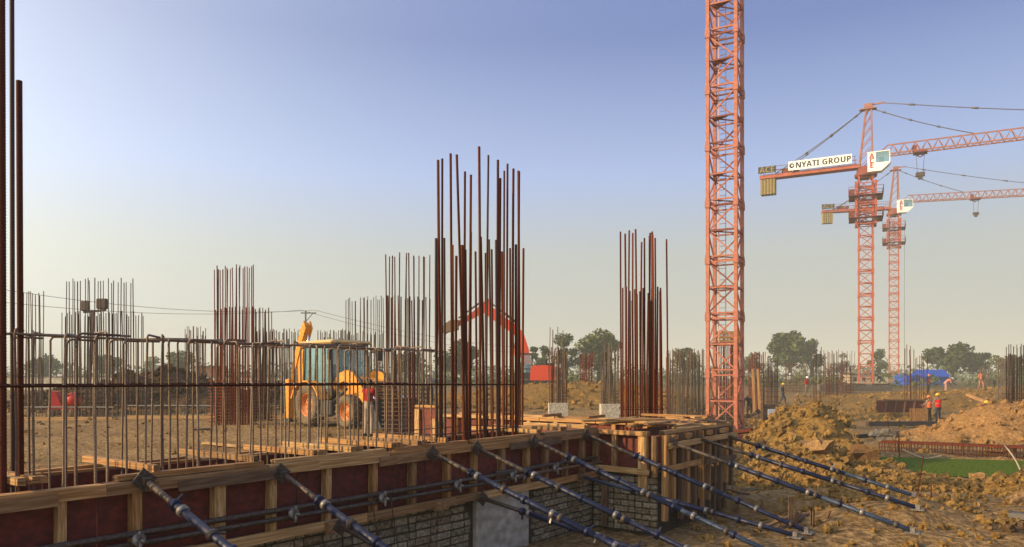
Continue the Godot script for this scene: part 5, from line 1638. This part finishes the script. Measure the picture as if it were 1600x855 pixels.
func make_small() -> void:
	# stakes
	stake("timber_stake", "upright grey timber post standing among the prop feet", "stake", 1236, 9.2, 776, 0.0, 0.03, M.wood_old, true)
	stake("timber_stake", "short timber post close to the taller grey one", "stake", 1243, 9.4, 800, 0.02, 0.022, M.wood_old, true)
	stake("steel_stake", "thin rusty bar upright on the sunlit sand", "stake", 1268, 9.3, 793, 0.0, 0.008, M.rust[0])
	stake("steel_stake", "thin rusty bar twin beside the upright one on the sand", "stake", 1271, 9.2, 797, 0.01, 0.008, M.rust[1])
	stake("steel_stake", "leaning thin rusty bar right of the sunlit sand twins", "stake", 1290, 9.4, 798, 0.05, 0.008, M.rust[0])
	stake("steel_stake", "long thin rusty bar leaning at the ends of the props", "stake", 1430, 10.6, 714, 0.13, 0.009, M.rust[2])
	stake("steel_stake", "short thick rusty stake where the props end", "stake", 1424, 10.2, 773, 0.08, 0.018, M.rust[2])
	stake("steel_stake", "thin rusty bar before the clod ridge past the props", "stake", 1455, 11.6, 757, 0.005, 0.009, M.rust[2])
	stake("steel_stake", "rusty bar standing at the tip of the pond", "stake", 1406, 25.5, 680, 0.0, 0.02, M.rust[2])
	stake("steel_stake", "dark bar standing beyond the black pipe", "stake", 1388, 34.0, 652, 0.0, 0.02, M.rust[1])
	# things lying about
	lying("plank", "flat wood offcut lying in the shaded corner by the wall", "plank", 975, 9.5, 1010, 9.4, 0.08, 0.03, M.wood_old)
	lying("plank", "plank lying on the grey floor beyond the box shuttering", "plank", 1115, 13.2, 1170, 12.6, 0.06, 0.04, M.wood_old)
	lying("plank", "second plank on the grey floor beyond the box shuttering", "plank", 1130, 14.2, 1185, 14.0, 0.1, 0.04, M.grey_concrete)
	lying("plank", "board leaning down the near slope of the ochre clod heap", "plank", 1227, 22.0, 1262, 20.4, 0.14, 0.05, M.wood_old, 0.05)
	lying("plank", "thin stick stuck in the upper slope of the ochre clod heap", "plank", 1252, 22.6, 1278, 21.6, 0.08, 0.05, M.wood_old, 0.25)
	lying("plank", "pole leaning against the pale lump beside the ochre heap", "plank", 1296, 21.0, 1312, 22.5, 0.06, 0.06, M.wood_old, 0.12)
	lying("plank", "long timber sticking up out of the far soil bank", "plank", 1512, 56.0, 1550, 53.0, 0.3, 0.16, M.wood[4], 0.5)
	lying("plank", "wooden board lying on the far soil bank below the tarpaulin", "plank", 1455, 66.0, 1480, 67.0, 0.3, 0.1, M.wood[3], 0.2)
	lying("steel_pipe", "long black pipe lying in front of the workers in vests", "pipe", 1356, 42.0, 1464, 43.0, 0.3, 0.28, M.dark_iron, 0.1)
	lying("steel_pipe", "black hose lying on the pit floor near the pond tip", "pipe", 1340, 33.0, 1405, 33.5, 0.2, 0.18, M.black, 0.03)
	lying("plank", "grey slab edge in the lower corner of the picture", "slab", 1575, 9.6, 1625, 9.4, 0.25, 0.06, M.grey_concrete, 0.02)
	lying("plank", "pale plank across the prop feet near the timber post", "plank", 1195, 8.9, 1250, 9.9, 0.05, 0.03, M.wood[3], 0.05)
	lying("plank", "grey plank crossing the pale one near the timber post", "plank", 1210, 9.2, 1262, 10.0, 0.06, 0.03, M.wood_old, 0.02)
	lying("plank", "rusty board strip beside the foot of the crane mast", "plank", 1128, 33.0, 1188, 29.0, 0.9, 0.12, M.rust_red[1], 0.1)
	lying("plank", "second rusty board strip in front of the crane foot", "plank", 1118, 30.0, 1186, 26.5, 0.6, 0.12, M.rust_red[2], 0.1)
	lying("plank", "pale plank lying flat on the sand behind the starter bars", "plank", 318, 18.6, 372, 18.2, 0.16, 0.05, M.wood[2], 0.02)
	lying("plank", "weathered board lying farther off on the sand behind the starter bars", "plank", 300, 23.5, 330, 23.8, 0.3, 0.05, M.wood_old, 0.02)
	# shuttering boxes beyond the pit
	var a := P(1372, 0, 49.0); var gy := height(a.x, 49.0)
	var t := thing("footing_form", "long low red footing form beyond the clod heap", "formwork", Vector3(a.x + 1.2, gy, -49.0))
	for k in 2: partw(t, "side_panel", MESH.box, M.ply[1], Transform3D(Basis(Vector3(2.6, 0, 0), Vector3(0, 0.75, 0), Vector3(0, 0, 0.03)), Vector3(a.x + 1.2, gy + 0.37, -49.0 + 0.9 * k)))
	board(t, "rail", Vector3(a.x - 0.1, gy + 0.78, -48.05), Vector3(a.x + 2.5, gy + 0.78, -48.05), Vector3.UP, 0.1, 0.1, M.wood_old)
	for k in 5: board(t, "batten", Vector3(a.x + 0.6 * k, gy, -48.05), Vector3(a.x + 0.6 * k + 0.1, gy + 0.72, -48.05), Vector3(0, 0, 1), 0.09, 0.07, M.wood_old)
	t = thing("wood_crate", "slatted yellow wood crate beside the person in orange vest", "crate", ground((1436 - 800.0) / FOC * 47.0, 47.0))
	for k in 7: board(t, "slat", t.position + Vector3(-0.4 + 0.13 * k, 0, 0.25), t.position + Vector3(-0.4 + 0.13 * k, 0.75, 0.25), Vector3(0, 0, 1), 0.09, 0.03, M.wood[1])
	for k in 2: board(t, "rail", t.position + Vector3(-0.45, 0.15 + 0.5 * k, 0.21), t.position + Vector3(0.45, 0.15 + 0.5 * k, 0.21), Vector3.UP, 0.04, 0.08, M.wood[3])
	for k in 7: board(t, "slat", t.position + Vector3(-0.4 + 0.13 * k, 0, -0.25), t.position + Vector3(-0.4 + 0.13 * k, 0.75, -0.25), Vector3(0, 0, 1), 0.09, 0.03, M.wood[1])
	# footing rebar mat behind the pond
	var m0 := P(1374, 0, 27.4); var m1 := P(1660, 0, 24.6)
	t = thing("footing_rebar_mat", "long low rusty rebar mat lying along the far shore of the pond", "rebar", Vector3((m0.x + m1.x) * 0.5, -1.1, (m0.z + m1.z) * 0.5))
	m0.y = -1.02; m1.y = -1.02
	var ax := (m1 - m0).normalized(); var cr := ax.cross(Vector3.UP) * -1.0
	for i in 62:
		var q := m0.lerp(m1, i / 61.0)
		rod(t, "stirrup", q + Vector3(0, -0.25, 0), q + Vector3(rng.randf_range(-0.03, 0.03), 0.36 + rng.randf_range(-0.05, 0.05), 0), 0.016, pick(M.rust))
		if i % 2 == 0: rod(t, "cross_bar", q + Vector3(0, 0.3, 0) - cr * 0.1, q + cr * 1.1 + Vector3(0, 0.3, 0), 0.016, pick(M.rust))
	for k in 7: rod(t, "long_bar", m0 + Vector3(0, 0.31, 0) + cr * (0.18 * k - 0.05), m1 + Vector3(0, 0.32, 0) + cr * (0.18 * k - 0.05), 0.018, pick(M.rust_red), MESH.rod[0])
	for k in 2: rod(t, "long_bar", m0 + Vector3(0, 0.02 + 0.14 * k, 0.03), m1 + Vector3(0, 0.03 + 0.14 * k, 0.03), 0.016, pick(M.rust), MESH.rod[0])
	# ropes near the sand heap
	for a2 in [[1410, 26.0, 1475, 25.4, "slack grey hose lying along the edge of the rebar mat"], [1570, 25.5, 1612, 20.0, "pale hose running into the pond past the rebar mat"]]:
		var r0 := ground((a2[0] - 800.0) / FOC * a2[1], a2[1]) + Vector3(0, 0.35, 0); var r1 := ground((a2[2] - 800.0) / FOC * a2[3], a2[3]) + Vector3(0, 0.2, 0)
		r1.y = maxf(r1.y, -1.0)
		var st := ST(false)
		var pts := []; var rad := []
		for i in 9:
			var f := i / 8.0
			pts.append(r0.lerp(r1, f) + Vector3(0, -0.18 * sin(f * PI), 0.15 * sin(f * 5.0))); rad.append(0.025)
		tube_to(st, pts, rad, 6)
		var o := part(self, "hose", fin(st), M.rope)
		tag(o, a2[4], "hose", "hoses at the pond")
	# sign board on its stand
	var g := ground((1201 - 800.0) / FOC * 33.0, 33.0)
	t = thing("notice_board", "dark notice board with a white sheet on splayed wooden legs", "sign", g, 0.25)
	part(t, "panel", MESH.box, M.wood_old, Transform3D(Basis.IDENTITY.scaled(Vector3(0.62, 0.85, 0.04)), Vector3(0, 1.15, 0)))
	part(t, "white_sheet", MESH.box, M.white, Transform3D(Basis.IDENTITY.scaled(Vector3(0.34, 0.34, 0.015)), Vector3(0.12, 1.2, 0.032)))
	for s in [-1, 1]:
		board(t, "leg", g + Vector3(0.3 * s, -0.05, 0), g + Vector3(0.3 * s, 1.62 if s < 0 else 1.3, 0), Vector3(0, 0, 1), 0.07, 0.05, M.wood_old)
		board(t, "brace", g + Vector3(0.3 * s - 0.35, -0.05, 0.3), g + Vector3(0.3 * s, 0.7, 0.03), Vector3(0, 0, 1), 0.06, 0.04, M.wood[1])
	# yellow props against the far column
	for px in [1179, 1187]:
		g = ground((px - 800.0) / FOC * 56.5, 56.5)
		t = thing("timber_strut", "yellow timber leaning on the rusty column, the one " + ("closer to the mast" if px < 1183 else "closer to the dark bars"), "strut", g, 0.0, "two yellow struts at the rusty column")
		board(t, "shaft", g, g + Vector3(0.1, 3.2, -0.7), Vector3(0, 0, 1), 0.16, 0.1, M.wood[0])
	# yellow platform on the stub behind the mast
	g = ground((1133 - 800.0) / FOC * 46.0, 46.0)
	var py := EYE + (HOR - 524.0) / FOC * 46.0
	t = thing("column_form", "yellow topped column form standing behind the crane mast", "formwork", g)
	for k in 4: board(t, "post", g + Vector3(-0.7 + 0.45 * k, 0, 0.6), Vector3(g.x - 0.7 + 0.45 * k, py, g.z + 0.6), Vector3(0, 0, 1), 0.09, 0.09, M.rust_red[0])
	for k in 3: board(t, "deck_board", Vector3(g.x - 0.85, py + 0.1 - 0.25 * k, g.z + 0.68), Vector3(g.x + 0.85, py + 0.1 - 0.25 * k, g.z + 0.68), Vector3(0, 0, 1), 0.2, 0.05, M.wood[0])
	# red mixer beyond the sand
	g = ground((98 - 800.0) / FOC * 31.5, 31.5)
	t = thing("concrete_mixer", "red concrete mixer with raised hopper beyond the sand", "mixer", g, 0.2)
	t.scale = Vector3.ONE * 0.68
	var st := ST()
	prism_to(st, poly2([-0.55, 0.55, 0.15, 0.5, -0.05, 0.95, -0.3, 1.55, -0.5, 1.6]), -0.4, 0.4)
	part(t, "hopper", fin(st), M.red)
	st = ST(false)
	lathe_to(st, [[0.0, -0.45], [0.28, -0.42], [0.48, -0.1], [0.48, 0.2], [0.3, 0.5], [0.27, 0.5]], 16, Transform3D(Basis(Vector3(0, 0, 1), -1.0), Vector3(0.55, 1.0, 0)))
	part(t, "drum", fin(st), M.red)
	st = ST()
	bx(st, Vector3(0.1, 0.5, 0.35), Vector3(1.7, 0.1, 0.08)); bx(st, Vector3(0.1, 0.5, -0.35), Vector3(1.7, 0.1, 0.08))
	for k in 3: bx(st, Vector3(-0.6 + 0.75 * k, 0.75, 0.35), Vector3(0.08, 0.6, 0.08))
	bx(st, Vector3(0.55, 1.35, 0.38), Vector3(0.8, 0.08, 0.06))
	part(t, "frame", fin(st), M.red)
	for k in 4:
		st = ST(false)
		tube_to(st, [Vector3(-0.5 + 1.2 * (k % 2), 0.24, 0.45 - 0.9 * (k / 2) - 0.06), Vector3(-0.5 + 1.2 * (k % 2), 0.24, 0.45 - 0.9 * (k / 2) + 0.06)], [0.25, 0.25], 14)
		part(t, "wheel", fin(st), M.tyre)
	# floodlight mast with two dead lamps
	g = ground((147 - 800.0) / FOC * 36.0, 36.0)
	t = thing("floodlight_stand", "dark stand with two square floodlights amid the tall bars", "floodlight", g)
	st = ST()
	beam_to(st, Vector3(-0.25, 0, 0), Vector3(-0.05, 3.9, 0), 0.12); beam_to(st, Vector3(0.3, 0, 0.2), Vector3(0.0, 2.4, 0), 0.08); beam_to(st, Vector3(-0.5, 3.85, 0), Vector3(0.55, 3.95, 0), 0.1)
	part(t, "post", fin(st), M.dark_iron)
	for s in [[-0.42, 4.15], [0.38, 4.25]]:
		st = ST()
		bx(st, Vector3(s[0], s[1], 0), Vector3(0.5 if s[0] > 0 else 0.36, 0.5, 0.25), 0.05)
		part(t, "lamp_head", fin(st), M.dark_iron)
	# far buildings
	g = ground((1440 - 800.0) / FOC * 118.0, 118.0)
	t = thing("tarpaulin_shed", "shed under a bright blue tarpaulin before the trees", "shed", g)
	st = ST()
	bx(st, Vector3(0, 0.7, 0), Vector3(6.4, 1.6, 3.6))
	part(t, "wall", fin(st), M.tarp)
	st = ST()
	prism_to(st, poly2([-2.2, 1.3, 2.2, 1.3, 0.2, 2.4, -0.2, 2.4]), -0.6, 3.6, Transform3D(Basis(Vector3.UP, PI / 2), Vector3(-0.2, 0, 0)))
	part(t, "roof", fin(st), M.tarp)
	t = thing("tarpaulin_shed", "small low blue covered stall beside the larger blue shed", "shed", ground((1410 - 800.0) / FOC * 122.0, 122.0))
	st = ST()
	prism_to(st, poly2([-0.9, 0, 0.9, 0, 0.9, 1.3, 0, 1.8, -0.9, 1.3]), -0.8, 0.8)
	part(t, "cover", fin(st), M.tarp)
	for b in [[1352, 112, 5.6, 1.7, "white walled hut behind the far crane base"], [1336, 116, 2.0, 1.6, "small pale hut at the side of the far crane"]]:
		g = ground((b[0] - 800.0) / FOC * b[1], b[1])
		t = thing("site_hut", b[4], "hut", g, 0.0, "pale site huts")
		st = ST()
		bx(st, Vector3(0, b[3] * 0.5, 0), Vector3(b[2], b[3], 2.5))
		var wl := part(t, "wall", fin(st), M.pale_wall)
		for k in int(b[2] / 1.3):
			st = ST()
			bx(st, Vector3(-b[2] * 0.5 + 0.7 + k * 1.3, b[3] * 0.55, 1.24), Vector3(0.5, 0.6, 0.08))
			part(wl, "window", fin(st), M.machine_grey)
		st = ST()
		bx(st, Vector3(0, b[3] + 0.05, 0), Vector3(b[2] + 0.4, 0.1, 3.0))
		part(t, "roof", fin(st), M.grey_concrete)
	g = ground((330 - 800.0) / FOC * 105.0, 105.0)
	t = thing("brick_shed", "pinkish brick shed seen between two bar clusters", "shed", g)
	st = ST()
	bx(st, Vector3(0, 1.4, 0), Vector3(3.2, 2.8, 3))
	var bw := part(t, "wall", fin(st), M.brick_far)
	st = ST()
	bx(st, Vector3(-0.5, 1.0, 1.49), Vector3(0.9, 2.0, 0.06))
	part(bw, "door", fin(st), M.machine_grey)
	st = ST()
	bx(st, Vector3(0, 2.85, 0), Vector3(3.5, 0.12, 3.3))
	part(t, "roof", fin(st), M.grey_concrete)
	# long pale boundary wall far left and grey concrete strip under the far crane
	t = thing("boundary_wall", "long low pale wall along the far edge of the sand side", "wall", ground(-42, 85))
	st = ST()
	bx(st, Vector3(0, 0.7, 0), Vector3(34, 1.6, 0.25))
	part(t, "wall_face", fin(st), M.pale_wall)
	st = ST()
	bx(st, Vector3(0, 1.54, 0), Vector3(34.2, 0.1, 0.35))
	part(t, "coping", fin(st), M.grey_concrete)
	t = thing("concrete_strip", "dark concrete strip foundation in front of the far crane bases", "foundation", ground((1335 - 800.0) / FOC * 80.0, 80.0))
	st = ST()
	bx(st, Vector3(0, 0.25, 0), Vector3(7.5, 0.9, 1.2), 0.04)
	part(t, "beam", fin(st), M.grey_concrete)
	for k in 3:
		st = ST()
		bx(st, Vector3(-2.5 + 2.5 * k, 0.75, 0), Vector3(1.8, 0.1, 1.3))
		part(t, "cap_plank", fin(st), M.wood_old)
	t = thing("concrete_block", "grey concrete block wall behind the caged pedestals", "wall", ground((905 - 800.0) / FOC * 54.0, 54.0))
	st = ST()
	bx(st, Vector3(0, 0.35, 0), Vector3(4.6, 1.2, 0.5), 0.02)
	part(t, "wall_face", fin(st), M.grey_concrete)
	st = ST()
	for k in 3: bx(st, Vector3(-1.5 + 1.5 * k, 0.35, 0.27), Vector3(0.2, 1.15, 0.08))
	part(t, "rib", fin(st), M.white_concrete)
	# power pole and wires
	var d := 90.0
	g = ground((482 - 800.0) / FOC * d, d)
	var ph := EYE + (HOR - 486.0) / FOC * d - g.y
	t = thing("power_pole", "electric pole with crossarm beyond the backhoe boom", "pole", g)
	st = ST(false)
	tube_to(st, [Vector3(-0.35, -0.2, 0), Vector3(-0.35, ph, 0)], [0.14, 0.10], 8)
	part(t, "post", fin(st), M.grey_concrete)
	st = ST()
	beam_to(st, Vector3(-0.9, ph - 0.25, 0), Vector3(0.9, ph - 0.25, 0), 0.12); beam_to(st, Vector3(-0.35, ph - 1.3, 0), Vector3(0.5, ph - 0.3, 0), 0.07)
	part(t, "crossarm", fin(st), M.dark_iron)
	for s in [-0.8, 0.0, 0.8]:
		st = ST(false)
		tube_to(st, [Vector3(s, ph - 0.2, 0), Vector3(s, ph + 0.12, 0)], [0.05, 0.05], 6)
		part(t, "insulator", fin(st), M.white)
	var kk := 0
	for s in [-0.8, 0.8]:
		for e in [[-46.0, -58.0, 8.9], [6.0, -125.0, 6.0]]:
			st = ST(false)
			var p0 := g + Vector3(s, ph + 0.1, 0); var p1 := Vector3(e[0] + s * 2.0, e[2] + s * 0.5, e[1])
			var pts := []; var rad := []
			for i in 25:
				var f := i / 24.0
				pts.append(p0.lerp(p1, f) - Vector3(0, 1.1 * 4.0 * f * (1 - f), 0)); rad.append(0.022)
			tube_to(st, pts, rad, 5)
			var o := part(self, "power_line", fin(st), M.cable)
			tag(o, ["upper power line sagging from the pole toward the thick bars", "power line running from the pole behind the main column, first strand", "lower power line sagging from the pole toward the thick bars", "power line running from the pole behind the main column, second strand"][kk], "cable", "power lines")
			kk += 1

# ---------------------------------------------------------------- sky
func make_sky(sun: Vector3) -> Sky:
	var w := 512; var h := 256
	var im := Image.create(w, h, false, Image.FORMAT_RGBF)
	var steps := [[0.0, Vector3(0.405, 0.41, 0.375)], [9.0, Vector3(0.385, 0.425, 0.425)], [14.8, Vector3(0.295, 0.395, 0.64)], [24.0, Vector3(0.122, 0.19, 0.42)], [45.0, Vector3(0.11, 0.165, 0.40)], [90.0, Vector3(0.10, 0.15, 0.37)]]
	for y in h:
		var el := PI * (0.5 - (y + 0.5) / h)
		var e := maxf(rad_to_deg(el), 0.0)
		var base: Vector3 = steps[-1][1]
		for i in range(1, steps.size()):
			if e <= steps[i][0]:
				base = steps[i - 1][1].lerp(steps[i][1], (e - steps[i - 1][0]) / (steps[i][0] - steps[i - 1][0]))
				break
		for x in w:
			var az := TAU * (x + 0.5) / w
			var v := Vector3(sin(az) * cos(el), sin(el), -cos(az) * cos(el))
			var glow := minf(2.0 * pow(0.5 + 0.5 * v.dot(sun), 5.2) * (1.0 + 0.45 * exp(-e / 9.0)), 1.3)      # haze lit by the sun
			var c := Color(base.x + glow, base.y + glow * 0.985, base.z + glow * 0.84)
			if el < 0: c = Color(0.22, 0.17, 0.11)
			im.set_pixel(x, y, c)
	var m := PanoramaSkyMaterial.new()
	m.panorama = ImageTexture.create_from_image(im)
	var s := Sky.new(); s.sky_material = m
	return s

func _ready() -> void:
	# camera, sky, sun, exposure
	var cam := Camera3D.new()
	cam.name = "camera"
	add_child(cam)
	cam.position = Vector3(0, EYE, 0)
	cam.set_frustum(855.0 / FOC * 0.1, Vector2(0, (HOR - 427.5) / FOC * 0.1), 0.1, 4000.0)
	cam.current = true
	var el := deg_to_rad(21.0)
	var to_sun := Vector3(-0.97 * cos(el), sin(el), 0.243 * cos(el)).normalized()
	var we := WorldEnvironment.new()
	var env := Environment.new()
	env.background_mode = Environment.BG_SKY
	env.sky = make_sky(to_sun)
	env.background_energy_multiplier = 1.0
	env.tonemap_mode = Environment.TONE_MAPPER_LINEAR
	env.tonemap_exposure = 1.32
	env.fog_enabled = true
	env.fog_density = 0.0012
	env.fog_light_color = Color(0.85, 0.86, 0.80)
	env.sdfgi_enabled = true; env.ssao_enabled = true; env.ssil_enabled = true
	we.environment = env
	we.name = "world_environment"
	add_child(we)
	var sun := DirectionalLight3D.new()
	sun.name = "sun"
	add_child(sun)
	sun.look_at_from_position(to_sun * 50.0, Vector3.ZERO, Vector3.UP)
	sun.light_energy = 1.6
	sun.light_color = Color(1.0, 0.86, 0.63)
	sun.light_angular_distance = 0.6
	sun.shadow_enabled = true

	rng.seed = 20240
	make_materials()
	make_meshes()
	M.boulder = mat(srgb(0.68, 0.55, 0.38), 1.0, M.soil.albedo_texture, 1.2)
	M.boulder_dark = mat(srgb(0.50, 0.38, 0.24), 1.0, M.soil.albedo_texture, 1.2)
	# the large structure
	make_ground()
	make_clods()
	make_wall()
	make_box_form()
	make_near_crane()
	make_far_crane("tower crane carrying a white lettered banner on its counter jib", 1353, 93.0, 277, 165, deg_to_rad(-28.0), deg_to_rad(-24.0), true)
	make_far_crane("smaller tower crane standing farther off behind the one with the banner", 1397, 140.0, 337, 262, deg_to_rad(-15.0), deg_to_rad(-26.0), false)
	make_trees()
	# the objects
	make_dowels()
	make_near_columns()
	make_cages()
	make_props()
	make_backhoe()
	make_excavator()
	make_people()
	make_small()
